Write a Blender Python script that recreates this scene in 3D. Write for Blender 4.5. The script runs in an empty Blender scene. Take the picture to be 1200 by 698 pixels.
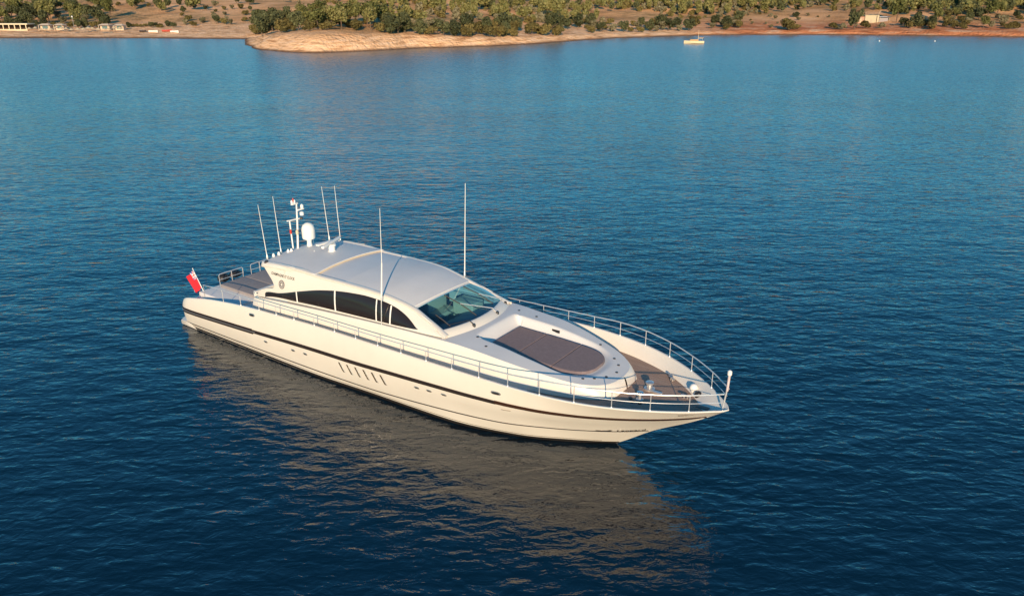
import bpy, bmesh, math, random
import numpy as np
from mathutils import Vector, Matrix, noise

# ------------------------------------------------------------ camera, sky, sun, exposure
C = bpy.context.scene.collection
scn = bpy.context.scene
R = math.radians
CAM_H, PITCH, FPX = 15.471, R(21.693), 878.2
cam = bpy.data.cameras.new('camera')
cam.sensor_width = 36; cam.lens = FPX / 1200 * 36
cam.clip_start = 0.5; cam.clip_end = 9000
camo = bpy.data.objects.new('camera', cam); C.objects.link(camo)
camo.location = (0, 0, CAM_H); camo.rotation_euler = (math.pi / 2 - PITCH, 0, 0)
scn.camera = camo

SUN_EL, SUN_AZ = R(16), R(180)          # azimuth clockwise from +Y: the sun is behind the camera
world = bpy.data.worlds.new('World'); scn.world = world; world.use_nodes = True
wn = world.node_tree.nodes; wl = world.node_tree.links
sky = wn.new('ShaderNodeTexSky'); sky.sky_type = 'NISHITA'; sky.sun_disc = False
sky.sun_elevation = SUN_EL; sky.sun_rotation = SUN_AZ
sky.air_density = 1.0; sky.dust_density = 0.2; sky.ozone_density = 5.0
wn['Background'].inputs[1].default_value = 0.128
tint = wn.new('ShaderNodeMixRGB'); tint.blend_type = 'MULTIPLY'; tint.inputs[0].default_value = 1.0; tint.inputs[2].default_value = (0.38, 0.97, 0.95, 1)
wl.new(sky.outputs[0], tint.inputs[1]); wl.new(tint.outputs[0], wn['Background'].inputs[0])
sun = bpy.data.lights.new('sun', 'SUN'); sun.energy = 4.6; sun.angle = R(0.5); sun.color = (1.0, 0.74, 0.47)
suno = bpy.data.objects.new('sun', sun); C.objects.link(suno)
sd = Vector((math.sin(SUN_AZ) * math.cos(SUN_EL), math.cos(SUN_AZ) * math.cos(SUN_EL), math.sin(SUN_EL)))
suno.rotation_euler = sd.to_track_quat('Z', 'Y').to_euler()
scn.view_settings.view_transform = 'Standard'; scn.view_settings.look = 'None'
scn.view_settings.exposure = 0.35; scn.view_settings.gamma = 1.0; scn.view_settings.use_curve_mapping = False

# ------------------------------------------------------------ materials
def mat(name, col, rough=0.5, metal=0.0, coat=0.0, noise_amt=0.0, nscale=5.0, bump=0.0, bscale=20.0, ior=1.5, spec=0.5):
    m = bpy.data.materials.new(name); m.use_nodes = True
    n = m.node_tree.nodes; l = m.node_tree.links; b = n['Principled BSDF']
    b.inputs['Base Color'].default_value = (*col, 1); b.inputs['Roughness'].default_value = rough
    b.inputs['Metallic'].default_value = metal; b.inputs['Coat Weight'].default_value = coat
    b.inputs['Coat Roughness'].default_value = 0.08; b.inputs['IOR'].default_value = ior
    b.inputs['Specular IOR Level'].default_value = spec
    tc = n.new('ShaderNodeTexCoord')
    if noise_amt:
        t = n.new('ShaderNodeTexNoise'); t.inputs['Scale'].default_value = nscale; t.inputs['Detail'].default_value = 5
        r = n.new('ShaderNodeValToRGB')
        r.color_ramp.elements[0].position = 0.3; r.color_ramp.elements[1].position = 0.7
        r.color_ramp.elements[0].color = (*[c * (1 - noise_amt) for c in col], 1)
        r.color_ramp.elements[1].color = (*[min(1, c * (1 + noise_amt)) for c in col], 1)
        l.new(tc.outputs['Object'], t.inputs['Vector']); l.new(t.outputs[0], r.inputs[0]); l.new(r.outputs[0], b.inputs['Base Color'])
    if bump:
        t = n.new('ShaderNodeTexNoise'); t.inputs['Scale'].default_value = bscale; t.inputs['Detail'].default_value = 4
        bp = n.new('ShaderNodeBump'); bp.inputs['Strength'].default_value = bump; bp.inputs['Distance'].default_value = 0.02
        l.new(tc.outputs['Object'], t.inputs['Vector']); l.new(t.outputs[0], bp.inputs['Height']); l.new(bp.outputs[0], b.inputs['Normal'])
    return m

M = {}
M['gelcoat'] = mat('white_gelcoat', (0.74, 0.69, 0.62), 0.32, coat=0.35, noise_amt=0.025, nscale=0.8)
M['topcoat'] = mat('matt_white_deck_paint', (0.66, 0.65, 0.65), 0.55, noise_amt=0.03, nscale=1.2, bump=0.1, bscale=150)
M['sunroof'] = mat('grey_white_sunroof', (0.64, 0.64, 0.65), 0.5, noise_amt=0.03, nscale=1.0)
M['stripe'] = mat('black_rubbing_strake', (0.03, 0.022, 0.02), 0.35, noise_amt=0.2)
M['brown_stripe'] = mat('dark_brown_stripe', (0.045, 0.02, 0.012), 0.35)
M['bootstripe'] = mat('black_antifouling', (0.02, 0.016, 0.014), 0.5)
M['steel'] = mat('polished_steel', (0.66, 0.65, 0.64), 0.4, metal=0.8)
M['rail'] = mat('satin_steel_rail', (0.74, 0.74, 0.74), 0.35, metal=0.55)
M['darksteel'] = mat('dark_fitting', (0.12, 0.10, 0.09), 0.4, metal=0.5)
M['plastic'] = mat('white_plastic', (0.8, 0.79, 0.76), 0.4, noise_amt=0.02)
M['cushion'] = mat('taupe_sunpad_fabric', (0.215, 0.162, 0.165), 0.85, noise_amt=0.10, nscale=9, bump=0.2, bscale=60)
M['cushion_grey'] = mat('grey_sunpad_fabric', (0.27, 0.245, 0.25), 0.85, noise_amt=0.08, nscale=7, bump=0.2, bscale=60)
M['maroon'] = mat('maroon_upholstery', (0.17, 0.09, 0.085), 0.8, noise_amt=0.1, nscale=8)
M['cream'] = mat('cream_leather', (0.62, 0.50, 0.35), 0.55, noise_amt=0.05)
M['interior'] = mat('dark_interior', (0.09, 0.17, 0.19), 0.6, noise_amt=0.15, nscale=3)
M['black'] = mat('black_rubber', (0.02, 0.02, 0.022), 0.5)
M['flagred'] = mat('red_flag_cloth', (0.55, 0.008, 0.022), 0.8, noise_amt=0.08, nscale=6)
M['flagblue'] = mat('blue_flag_cloth', (0.03, 0.05, 0.28), 0.8)
M['flagwhite'] = mat('white_flag_cloth', (0.8, 0.78, 0.78), 0.8)
M['ink'] = mat('dark_lettering', (0.035, 0.028, 0.025), 0.5)
M['redlamp'] = mat('red_light_housing', (0.5, 0.04, 0.03), 0.4)

def glass_mat(name, tint, trans, rough=0.03, ior=1.9):
    m = bpy.data.materials.new(name); m.use_nodes = True
    n = m.node_tree.nodes; l = m.node_tree.links; n.remove(n['Principled BSDF'])
    out = n['Material Output']
    tr = n.new('ShaderNodeBsdfTransparent'); tr.inputs[0].default_value = (*tint, 1)
    gl = n.new('ShaderNodeBsdfGlossy'); gl.inputs['Roughness'].default_value = rough
    gl.inputs[0].default_value = (0.9, 0.95, 1, 1)
    df = n.new('ShaderNodeBsdfDiffuse'); df.inputs[0].default_value = (0.02, 0.025, 0.03, 1)
    mx = n.new('ShaderNodeMixShader'); mx.inputs[0].default_value = trans
    l.new(df.outputs[0], mx.inputs[1]); l.new(tr.outputs[0], mx.inputs[2])
    lw = n.new('ShaderNodeLayerWeight'); pw = n.new('ShaderNodeMath'); pw.operation = 'POWER'; pw.inputs[1].default_value = 4.0; l.new(lw.outputs['Facing'], pw.inputs[0])
    f0 = ((ior - 1) / (ior + 1)) ** 2
    fr = n.new('ShaderNodeMath'); fr.operation = 'MULTIPLY_ADD'; fr.inputs[1].default_value = 1 - f0; fr.inputs[2].default_value = f0; l.new(pw.outputs[0], fr.inputs[0])
    m2 = n.new('ShaderNodeMixShader'); l.new(fr.outputs[0], m2.inputs[0])
    l.new(mx.outputs[0], m2.inputs[1]); l.new(gl.outputs[0], m2.inputs[2])
    l.new(m2.outputs[0], out.inputs[0]); return m
M['windshield'] = glass_mat('tinted_windshield_glass', (0.46, 0.82, 1.0), 0.93)
M['sideglass'] = glass_mat('smoked_side_glass', (0.22, 0.16, 0.12), 0.65, 0.03, 1.5)

# planked teak
def teak_mat():
    m = mat('teak_planks', (0.26, 0.165, 0.12), 0.65)
    n = m.node_tree.nodes; l = m.node_tree.links; b = n['Principled BSDF']
    tc = n['Texture Coordinate']; sp = n.new('ShaderNodeSeparateXYZ'); l.new(tc.outputs['Object'], sp.inputs[0])
    mu = n.new('ShaderNodeMath'); mu.operation = 'MULTIPLY'; mu.inputs[1].default_value = 1 / 0.075; l.new(sp.outputs[1], mu.inputs[0])
    fr = n.new('ShaderNodeMath'); fr.operation = 'FRACT'; l.new(mu.outputs[0], fr.inputs[0])
    gt = n.new('ShaderNodeMath'); gt.operation = 'GREATER_THAN'; gt.inputs[1].default_value = 0.12; l.new(fr.outputs[0], gt.inputs[0])
    fl = n.new('ShaderNodeMath'); fl.operation = 'FLOOR'; l.new(mu.outputs[0], fl.inputs[0])
    wn_ = n.new('ShaderNodeTexWhiteNoise'); wn_.noise_dimensions = '1D'; l.new(fl.outputs[0], wn_.inputs['W'])
    mp = n.new('ShaderNodeMapping'); mp.inputs['Scale'].default_value = (0.7, 12, 1); l.new(tc.outputs['Object'], mp.inputs[0])
    ns = n.new('ShaderNodeTexNoise'); ns.inputs['Scale'].default_value = 3; ns.inputs['Detail'].default_value = 6; l.new(mp.outputs[0], ns.inputs[0])
    ad = n.new('ShaderNodeMath'); ad.operation = 'ADD'; l.new(wn_.outputs[0], ad.inputs[0]); l.new(ns.outputs[0], ad.inputs[1])
    hf = n.new('ShaderNodeMath'); hf.operation = 'MULTIPLY'; hf.inputs[1].default_value = 0.5; l.new(ad.outputs[0], hf.inputs[0])
    rp = n.new('ShaderNodeValToRGB'); rp.color_ramp.elements[0].color = (0.28, 0.18, 0.135, 1); rp.color_ramp.elements[1].color = (0.46, 0.33, 0.26, 1)
    l.new(hf.outputs[0], rp.inputs[0])
    mx = n.new('ShaderNodeMixRGB'); mx.inputs[1].default_value = (0.05, 0.04, 0.035, 1)
    l.new(gt.outputs[0], mx.inputs[0]); l.new(rp.outputs[0], mx.inputs[2]); l.new(mx.outputs[0], b.inputs['Base Color'])
    return m
M['teak'] = teak_mat()

# ------------------------------------------------------------ helpers
def link(name, me, m, parent=None, smooth=True):
    if m is not None:
        for mm in (m if isinstance(m, (list, tuple)) else [m]): me.materials.append(mm)
    if smooth:
        me.shade_smooth()
    o = bpy.data.objects.new(name, me); C.objects.link(o)
    if parent is not None: o.parent = parent
    return o

class MB:
    def __init__(s): s.v = []; s.f = []
    def add(s, vs, fs):
        k = len(s.v); s.v += [tuple(p) for p in vs]; s.f += [tuple(i + k for i in f) for f in fs]; return s
    def grid(s, P, flip=False):
        nr, nc = len(P), len(P[0]); vs = [p for r in P for p in r]; fs = []
        for i in range(nr - 1):
            for j in range(nc - 1):
                a, b, c, d = i * nc + j, i * nc + j + 1, (i + 1) * nc + j + 1, (i + 1) * nc + j
                fs.append((d, c, b, a) if flip else (a, b, c, d))
        return s.add(vs, fs)
    def box(s, x0, x1, y0, y1, z0, z1):
        vs = [(x, y, z) for z in (z0, z1) for y in (y0, y1) for x in (x0, x1)]
        return s.add(vs, [(0, 2, 3, 1), (4, 5, 7, 6), (0, 1, 5, 4), (2, 6, 7, 3), (0, 4, 6, 2), (1, 3, 7, 5)])
    def tube(s, pts, r, n=8, r1=None):
        pts = [Vector(p) for p in pts]; rings = []
        up = Vector((0, 0, 1))
        for i, p in enumerate(pts):
            d = (pts[min(i + 1, len(pts) - 1)] - pts[max(i - 1, 0)]).normalized()
            a = d.cross(up)
            if a.length < 1e-3: a = d.cross(Vector((1, 0, 0)))
            a.normalize(); b = d.cross(a)
            rr = r if r1 is None else r + (r1 - r) * i / (len(pts) - 1)
            rings.append([p + (a * math.cos(t) + b * math.sin(t)) * rr for t in [2 * math.pi * k / n for k in range(n)]])
        vs = [q for g in rings for q in g]; fs = []
        for i in range(len(rings) - 1):
            for k in range(n):
                fs.append((i * n + k, i * n + (k + 1) % n, (i + 1) * n + (k + 1) % n, (i + 1) * n + k))
        fs.append(tuple(range(n - 1, -1, -1))); e = (len(rings) - 1) * n; fs.append(tuple(range(e, e + n)))
        return s.add(vs, fs)
    def lathe(s, c, prof, n=20, axis='z'):
        vs = []; fs = []
        for (r, z) in prof:
            for k in range(n):
                t = 2 * math.pi * k / n
                if axis == 'z': vs.append((c[0] + r * math.cos(t), c[1] + r * math.sin(t), c[2] + z))
                elif axis == 'x': vs.append((c[0] + z, c[1] + r * math.cos(t), c[2] + r * math.sin(t)))
                else: vs.append((c[0] + r * math.cos(t), c[1] + z, c[2] + r * math.sin(t)))
        for i in range(len(prof) - 1):
            for k in range(n):
                fs.append((i * n + k, i * n + (k + 1) % n, (i + 1) * n + (k + 1) % n, (i + 1) * n + k))
        fs.append(tuple(range(n - 1, -1, -1))); e = (len(prof) - 1) * n; fs.append(tuple(range(e, e + n)))
        return s.add(vs, fs)
    def ico(s, c, r, sub=1, sc=(1, 1, 1), jit=0, rnd=None):
        bm = bmesh.new(); bmesh.ops.create_icosphere(bm, subdivisions=sub, radius=1)
        vs = []
        for v in bm.verts:
            k = r * (1 + (rnd.uniform(-jit, jit) if rnd else 0))
            vs.append((c[0] + v.co.x * k * sc[0], c[1] + v.co.y * k * sc[1], c[2] + v.co.z * k * sc[2]))
        fs = [tuple(v.index for v in f.verts) for f in bm.faces]; bm.free(); return s.add(vs, fs)
    def mesh(s, name):
        me = bpy.data.meshes.new(name); me.from_pydata(s.v, [], s.f); me.update(); return me
    def build(s, name, m, parent=None, smooth=True, bevel=0.0, sharp=35, normals=True):
        me = s.mesh(name)
        bm = bmesh.new(); bm.from_mesh(me)
        bmesh.ops.remove_doubles(bm, verts=bm.verts, dist=1e-4)
        if normals: bmesh.ops.recalc_face_normals(bm, faces=bm.faces)
        if bevel:
            ed = [e for e in bm.edges if len(e.link_faces) == 2 and e.calc_face_angle(0) > R(sharp)]
            bmesh.ops.bevel(bm, geom=ed, offset=bevel, segments=3, affect='EDGES', profile=0.6)
        bm.to_mesh(me); bm.free()
        o = link(name, me, m, parent, smooth)
        if smooth: me.set_sharp_from_angle(angle=R(sharp + 5))
        return o

def tag(o, label=None, cat=None, group=None, kind=None):
    if label: o['label'] = label
    if cat: o['category'] = cat
    if group: o['group'] = group
    if kind: o['kind'] = kind
    return o
def empty(name, loc=(0, 0, 0), rz=0):
    o = bpy.data.objects.new(name, None); C.objects.link(o); o.location = loc; o.rotation_euler = (0, 0, rz); o.empty_display_size = 0.3; return o

def curve(pts):
    """monotone cubic through rows (x, a, b, ...) -> f(x) giving the other columns"""
    P = np.array(pts, float); X = P[:, 0]
    def one(Y):
        h = np.diff(X); d = np.diff(Y) / h; m = np.zeros(len(X)); m[0] = d[0]; m[-1] = d[-1]
        for i in range(1, len(X) - 1):
            if d[i - 1] * d[i] > 0:
                w1 = 2 * h[i] + h[i - 1]; w2 = h[i] + 2 * h[i - 1]; m[i] = (w1 + w2) / (w1 / d[i - 1] + w2 / d[i])
        def f(x):
            x = min(max(x, X[0]), X[-1]); i = min(max(int(np.searchsorted(X, x)) - 1, 0), len(X) - 2)
            t = (x - X[i]) / h[i]
            return float((2*t**3 - 3*t*t + 1) * Y[i] + (t**3 - 2*t*t + t) * h[i] * m[i] + (-2*t**3 + 3*t*t) * Y[i+1] + (t**3 - t*t) * h[i] * m[i+1])
        return f
    fs = [one(P[:, k]) for k in range(1, P.shape[1])]
    g = lambda x: tuple(f(x) for f in fs)
    g.x0, g.x1 = X[0], X[-1]
    return g
def frange(a, b, n): return [a + (b - a) * i / (n - 1) for i in range(n)]
def sstep(t): t = min(max(t, 0), 1); return t * t * (3 - 2 * t)

# ------------------------------------------------------------ water
def water():
    m = bpy.data.materials.new('sea_water'); m.use_nodes = True
    n = m.node_tree.nodes; l = m.node_tree.links; b = n['Principled BSDF']
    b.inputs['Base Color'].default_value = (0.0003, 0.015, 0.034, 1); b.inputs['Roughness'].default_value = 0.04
    b.inputs['IOR'].default_value = 1.70
    tc = n.new('ShaderNodeTexCoord')
    def nz(scale, det, rot, sx, sy, dist=0.0, rough=0.5):
        mp = n.new('ShaderNodeMapping'); mp.inputs['Rotation'].default_value = (0, 0, R(rot)); mp.inputs['Scale'].default_value = (sx, sy, 1)
        l.new(tc.outputs['Object'], mp.inputs[0])
        t = n.new('ShaderNodeTexNoise'); t.inputs['Scale'].default_value = scale; t.inputs['Detail'].default_value = det
        t.inputs['Roughness'].default_value = rough; t.inputs['Distortion'].default_value = dist
        l.new(mp.outputs[0], t.inputs['Vector']); return t.outputs[0]
    def math_(op, a, bb):
        q = n.new('ShaderNodeMath'); q.operation = op
        for i, v in enumerate((a, bb)):
            if isinstance(v, (int, float)): q.inputs[i].default_value = v
            else: l.new(v, q.inputs[i])
        return q.outputs[0]
    swell = nz(0.2, 2, 12, 0.5, 1.0)
    chop = nz(1.1, 2, 8, 0.45, 1.0, 0.4)
    rip = nz(3.0, 3, -12, 0.5, 1.0, 0.5)
    fine = nz(8.0, 2, 20, 0.6, 1.0)
    # faint rings spreading beyond the bow
    sp = n.new('ShaderNodeVectorMath'); sp.operation = 'DISTANCE'; l.new(tc.outputs['Object'], sp.inputs[0]); sp.inputs[1].default_value = (3.5, 40.5, 0)
    d = sp.outputs['Value']
    ring = math_('SINE', math_('ADD', math_('MULTIPLY', d, 4.2), math_('MULTIPLY', chop, 7)), 0)
    env = math_('POWER', 2.718, math_('MULTIPLY', math_('POWER', math_('MULTIPLY', math_('SUBTRACT', d, 9.0), 0.28), 2), -1))
    patch = nz(0.035, 3, 0, 0.5, 1.0)          # wind patches: calmer and rougher water
    amp = math_('ADD', math_('MULTIPLY', patch, 1.1), 0.35)
    h = math_('ADD', math_('MULTIPLY', swell, WV[0]), math_('MULTIPLY', math_('ADD', math_('MULTIPLY', chop, WV[1]), math_('ADD', math_('MULTIPLY', rip, WV[2]), math_('MULTIPLY', fine, WV[3]))), amp))
    h = math_('ADD', h, math_('MULTIPLY', math_('MULTIPLY', ring, env), 0.006))
    bp = n.new('ShaderNodeBump'); bp.inputs['Strength'].default_value = 1.0; bp.inputs['Distance'].default_value = 1.0
    # the open bay is rougher with small wind ripples than the lee round the yacht
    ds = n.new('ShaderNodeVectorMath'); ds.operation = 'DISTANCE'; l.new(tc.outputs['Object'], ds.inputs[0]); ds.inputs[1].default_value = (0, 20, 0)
    mr = n.new('ShaderNodeMapRange'); mr.inputs[1].default_value = 25; mr.inputs[2].default_value = 170; mr.inputs[3].default_value = 0.025; mr.inputs[4].default_value = 0.22
    l.new(ds.outputs['Value'], mr.inputs[0]); l.new(mr.outputs[0], b.inputs['Roughness'])
    l.new(h, bp.inputs['Height'])
    # deep navy under the yacht, paling with distance: far sky reflection painted in
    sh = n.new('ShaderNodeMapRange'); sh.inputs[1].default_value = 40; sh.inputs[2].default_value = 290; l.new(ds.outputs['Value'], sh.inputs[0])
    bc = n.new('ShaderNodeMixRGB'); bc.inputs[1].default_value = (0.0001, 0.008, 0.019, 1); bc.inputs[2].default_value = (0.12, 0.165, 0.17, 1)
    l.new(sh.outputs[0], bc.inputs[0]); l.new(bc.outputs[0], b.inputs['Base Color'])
    cn = n.new('ShaderNodeTexNoise'); cn.inputs['Scale'].default_value = 2.6; cn.inputs['Detail'].default_value = 2
    mp = n.new('ShaderNodeMapping'); mp.inputs['Scale'].default_value = (0.5, 1, 1); l.new(tc.outputs['Object'], mp.inputs[0]); l.new(mp.outputs[0], cn.inputs['Vector'])
    sb = n.new('ShaderNodeVectorMath'); sb.operation = 'SUBTRACT'; l.new(cn.outputs['Color'], sb.inputs[0]); sb.inputs[1].default_value = (.5, .5, .5)
    fl = n.new('ShaderNodeVectorMath'); fl.operation = 'MULTIPLY'; l.new(sb.outputs[0], fl.inputs[0]); fl.inputs[1].default_value = (1, 1, 0)
    am = n.new('ShaderNodeMapRange'); am.inputs[1].default_value = 25; am.inputs[2].default_value = 190; am.inputs[3].default_value = 0.04; am.inputs[4].default_value = 1.0
    l.new(ds.outputs['Value'], am.inputs[0])
    sc = n.new('ShaderNodeVectorMath'); sc.operation = 'SCALE'; l.new(fl.outputs[0], sc.inputs[0]); l.new(am.outputs[0], sc.inputs['Scale'])
    av = n.new('ShaderNodeVectorMath'); av.operation = 'ADD'; l.new(sc.outputs[0], av.inputs[0]); l.new(bp.outputs[0], av.inputs[1])
    nn = n.new('ShaderNodeVectorMath'); nn.operation = 'NORMALIZE'; l.new(av.outputs[0], nn.inputs[0]); l.new(nn.outputs[0], b.inputs['Normal'])
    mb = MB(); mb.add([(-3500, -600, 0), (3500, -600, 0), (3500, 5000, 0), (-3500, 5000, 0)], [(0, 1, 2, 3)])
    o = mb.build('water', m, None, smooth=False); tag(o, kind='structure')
WV = (0.17, 0.12, 0.065, 0.006)
water()

# ------------------------------------------------------------ pixel ray -> world helpers for the far shore
def ray(px, py):
    a = (px - 600) / FPX; b = (349 - py) / FPX; cp, sp = math.cos(PITCH), math.sin(PITCH)
    return Vector((a, cp + b * sp, -sp + b * cp))
def at(px, py, z=0.0):
    d = ray(px, py); t = (z - CAM_H) / d.z; return Vector((d.x * t, d.y * t, z))

SHORE = [(-900, 45), (-300, 45.2), (0, 45), (150, 45), (286, 46.3), (287.5, 51.5), (293, 55), (307, 58.5), (335, 61.2), (370, 62.4), (420, 60.5), (455, 59), (495, 56.6), (540, 55.6),
         (590, 53.6), (640, 51), (680, 47.6), (720, 45), (790, 42.6), (860, 41.2), (960, 41), (1060, 42), (1130, 42.8), (1200, 44), (1500, 47), (2200, 50)]
sp_ = [at(a, b) for a, b in SHORE]
poly = np.array([[-3600, sp_[0].y + 250], [-1500, sp_[0].y + 60]] + [[p.x, p.y] for p in sp_] + [[1500, sp_[-1].y + 40], [3600, sp_[-1].y + 250]])
random.seed(4)
# small irregularities along the waterline
fine_ = []
for i in range(len(poly) - 1):
    a, b = poly[i], poly[i + 1]; L_ = np.hypot(*(b - a)); k = max(1, min(60, int(L_ / 6)))
    nrm = np.array([-(b - a)[1], (b - a)[0]]) / max(L_, 1e-6)
    for j in range(k):
        p = a + (b - a) * j / k
        w = noise.noise(Vector((p[0] * 0.09, p[1] * 0.09, 3.1))) * 1.6 + noise.noise(Vector((p[0] * 0.3, p[1] * 0.3, 1.1))) * 0.7
        fine_.append(p + nrm * (w if 8 < abs(p[0] + 400) else 0))
fine_.append(poly[-1]); line = np.array(fine_)

def sdf(X, Y):
    shp = X.shape; x = X.ravel(); y = Y.ravel(); best = np.full(x.shape, 1e18)
    for i in range(len(line) - 1):
        ax, ay = line[i]; dx, dy = line[i + 1] - line[i]
        t = np.clip(((x - ax) * dx + (y - ay) * dy) / (dx * dx + dy * dy), 0, 1)
        best = np.minimum(best, (x - ax - t * dx) ** 2 + (y - ay - t * dy) ** 2)
    pg = np.vstack([line, [[9e3, line[-1][1]], [9e3, 2e4], [-9e3, 2e4], [-9e3, line[0][1]]]])
    ins = np.zeros(x.shape, bool); j = len(pg) - 1
    for i in range(len(pg)):
        xi, yi = pg[i]; xj, yj = pg[j]
        if yi != yj:
            c = ((yi > y) != (yj > y)) & (x < (xj - xi) * (y - yi) / (yj - yi) + xi); ins ^= c
        j = i
    return np.where(ins, 1, -1).reshape(shp) * np.sqrt(best).reshape(shp)
def vnoise(X, Y, s, seed):
    """cheap smooth value noise, vectorised"""
    rs = np.random.RandomState(seed); T = rs.rand(64, 64)
    u = X * s; v = Y * s; i = np.floor(u).astype(int); j = np.floor(v).astype(int); fu = u - i; fv = v - j
    fu = fu * fu * (3 - 2 * fu); fv = fv * fv * (3 - 2 * fv)
    g = lambda a, b: T[a % 64, b % 64]
    return (g(i, j) * (1 - fu) + g(i + 1, j) * fu) * (1 - fv) + (g(i, j + 1) * (1 - fu) + g(i + 1, j + 1) * fu) * fv - 0.5
def land_z(X, Y):
    X = np.asarray(X, float); Y = np.asarray(Y, float)
    d = sdf(X, Y)
    # bluff height: high on the headland, low along the beaches
    pen = np.exp(-((X + 58) / 42) ** 2)
    bh = 1.2 + 3.9 * pen + 0.8 * np.exp(-((X - 12) / 30) ** 2) + 0.7 * (X > 60) * np.clip((X - 60) / 60, 0, 1)
    bw = 4 + 4.5 * pen + 8 * (X < -95)
    rough = vnoise(X, Y, 0.12, 1) * 1.3 + vnoise(X, Y, 0.35, 2) * 0.7
    e = np.clip((d + rough * 1.5 * np.clip(d, 0, 3) / 3) / bw, 0, 1)
    z = bh * (e ** 0.75) + rough * 0.35 * np.clip(d / 6, 0, 1)
    dd = np.clip(d - bw, 0, None)
    hill = 0.085 * dd; hill = np.where(hill > 14, 14 + 7 * (1 - np.exp(-(hill - 14) / 7)), hill)
    z = z + hill + (vnoise(X, Y, 0.018, 5) * 3.0 + vnoise(X, Y, 0.05, 6) * 1.6) * np.clip(dd / 70, 0, 1)
    return np.where(d < 0, np.maximum(d * 0.35, -6), z)

def land():
    def patch(xs, ys):
        X, Y = np.meshgrid(xs, ys); return X, Y, land_z(X, Y)
    xs = np.concatenate([np.arange(-3020, -340, 40.), np.arange(-340, 340, 1.7), np.arange(340, 3020, 40.)])
    ys = np.concatenate([np.arange(225, 430, 1.7), np.arange(430, 640, 4.), np.arange(640, 2200, 40.)])
    X, Y, Z = patch(xs, ys)
    nr, nc = X.shape
    V = np.stack([X, Y, Z], -1).reshape(-1, 3)
    idx = np.arange(nr * nc).reshape(nr, nc)
    F = np.stack([idx[:-1, :-1], idx[:-1, 1:], idx[1:, 1:], idx[1:, :-1]], -1).reshape(-1, 4)
    keep = (Z.ravel()[F].max(1) > -1.2); F = F[keep]
    me = bpy.data.meshes.new('terrain'); me.from_pydata(V.tolist(), [], F.tolist()); me.update()
    bm = bmesh.new(); bm.from_mesh(me); bmesh.ops.delete(bm, geom=[v for v in bm.verts if not v.link_faces], context='VERTS'); bm.to_mesh(me); bm.free()
    m = bpy.data.materials.new('dry_coastal_ground'); m.use_nodes = True
    n = m.node_tree.nodes; l = m.node_tree.links; b = n['Principled BSDF']; b.inputs['Roughness'].default_value = 0.95
    b.inputs['Specular IOR Level'].default_value = 0.1
    g = n.new('ShaderNodeNewGeometry'); sx = n.new('ShaderNodeSeparateXYZ'); l.new(g.outputs['Position'], sx.inputs[0])
    def ns(s, det=5, vec=None):
        t = n.new('ShaderNodeTexNoise'); t.inputs['Scale'].default_value = s; t.inputs['Detail'].default_value = det
        l.new(vec or g.outputs['Position'], t.inputs['Vector']); return t.outputs[0]
    def ramp(i, stops):
        r = n.new('ShaderNodeValToRGB'); e = r.color_ramp.elements
        while len(e) < len(stops): e.new(0.5)
        for q, (p, c) in zip(e, stops): q.position = p; q.color = (*c, 1)
        l.new(i, r.inputs[0]); return r.outputs[0]
    def mix(f, a, c):
        q = n.new('ShaderNodeMixRGB'); l.new(f, q.inputs[0]); l.new(a, q.inputs[1]); l.new(c, q.inputs[2]); return q.outputs[0]
    grass = ramp(ns(0.05, 7), [(0.33, (0.38, 0.20, 0.09)), (0.5, (0.68, 0.37, 0.18)), (0.66, (0.80, 0.46, 0.25))])
    scrub = ramp(ns(0.25, 6), [(0.40, (0.22, 0.15, 0.065)), (0.6, (0.56, 0.33, 0.16))])
    gs = mix(ramp(ns(0.02, 4), [(0.45, (0, 0, 0)), (0.62, (1, 1, 1))]), grass, scrub)
    mp = n.new('ShaderNodeMapping'); mp.inputs['Scale'].default_value = (0.12, 0.12, 1.4); l.new(g.outputs['Position'], mp.inputs[0])
    rock = ramp(ns(1.6, 7, mp.outputs[0]), [(0.30, (0.44, 0.22, 0.11)), (0.48, (0.80, 0.48, 0.27)), (0.65, (0.88, 0.58, 0.37))])
    red = ramp(ns(0.9, 7, mp.outputs[0]), [(0.30, (0.28, 0.10, 0.05)), (0.5, (0.58, 0.22, 0.10)), (0.68, (0.64, 0.40, 0.26))])
    # the earth of the eastern shore is redder
    ex = n.new('ShaderNodeMapRange'); ex.inputs[1].default_value = 70; ex.inputs[2].default_value = 110; l.new(sx.outputs[0], ex.inputs[0])
    rk = mix(ex.outputs[0], rock, red)
    hz = n.new('ShaderNodeMath'); hz.operation = 'ADD'; l.new(sx.outputs[2], hz.inputs[0])
    nn = n.new('ShaderNodeMath'); nn.operation = 'MULTIPLY'; nn.inputs[1].default_value = 3.0; l.new(ns(0.12, 4), nn.inputs[0]); l.new(nn.outputs[0], hz.inputs[1])
    hm = n.new('ShaderNodeMapRange'); hm.inputs[1].default_value = 4.6; hm.inputs[2].default_value = 7.4; l.new(hz.outputs[0], hm.inputs[0])
    col = mix(hm.outputs[0], rk, gs)
    wet = n.new('ShaderNodeMapRange'); wet.inputs[1].default_value = 0.15; wet.inputs[2].default_value = 0.75; l.new(sx.outputs[2], wet.inputs[0])
    dk = n.new('ShaderNodeRGB'); dk.outputs[0].default_value = (0.15, 0.085, 0.055, 1)
    col = mix(wet.outputs[0], dk.outputs[0], col)
    l.new(col, b.inputs['Base Color'])
    bp = n.new('ShaderNodeBump'); bp.inputs['Strength'].default_value = 1.0; bp.inputs['Distance'].default_value = 0.9
    l.new(ns(0.8, 8), bp.inputs['Height']); l.new(bp.outputs[0], b.inputs['Normal'])
    o = link('terrain', me, m, None, True); tag(o, kind='structure')
land()

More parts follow.
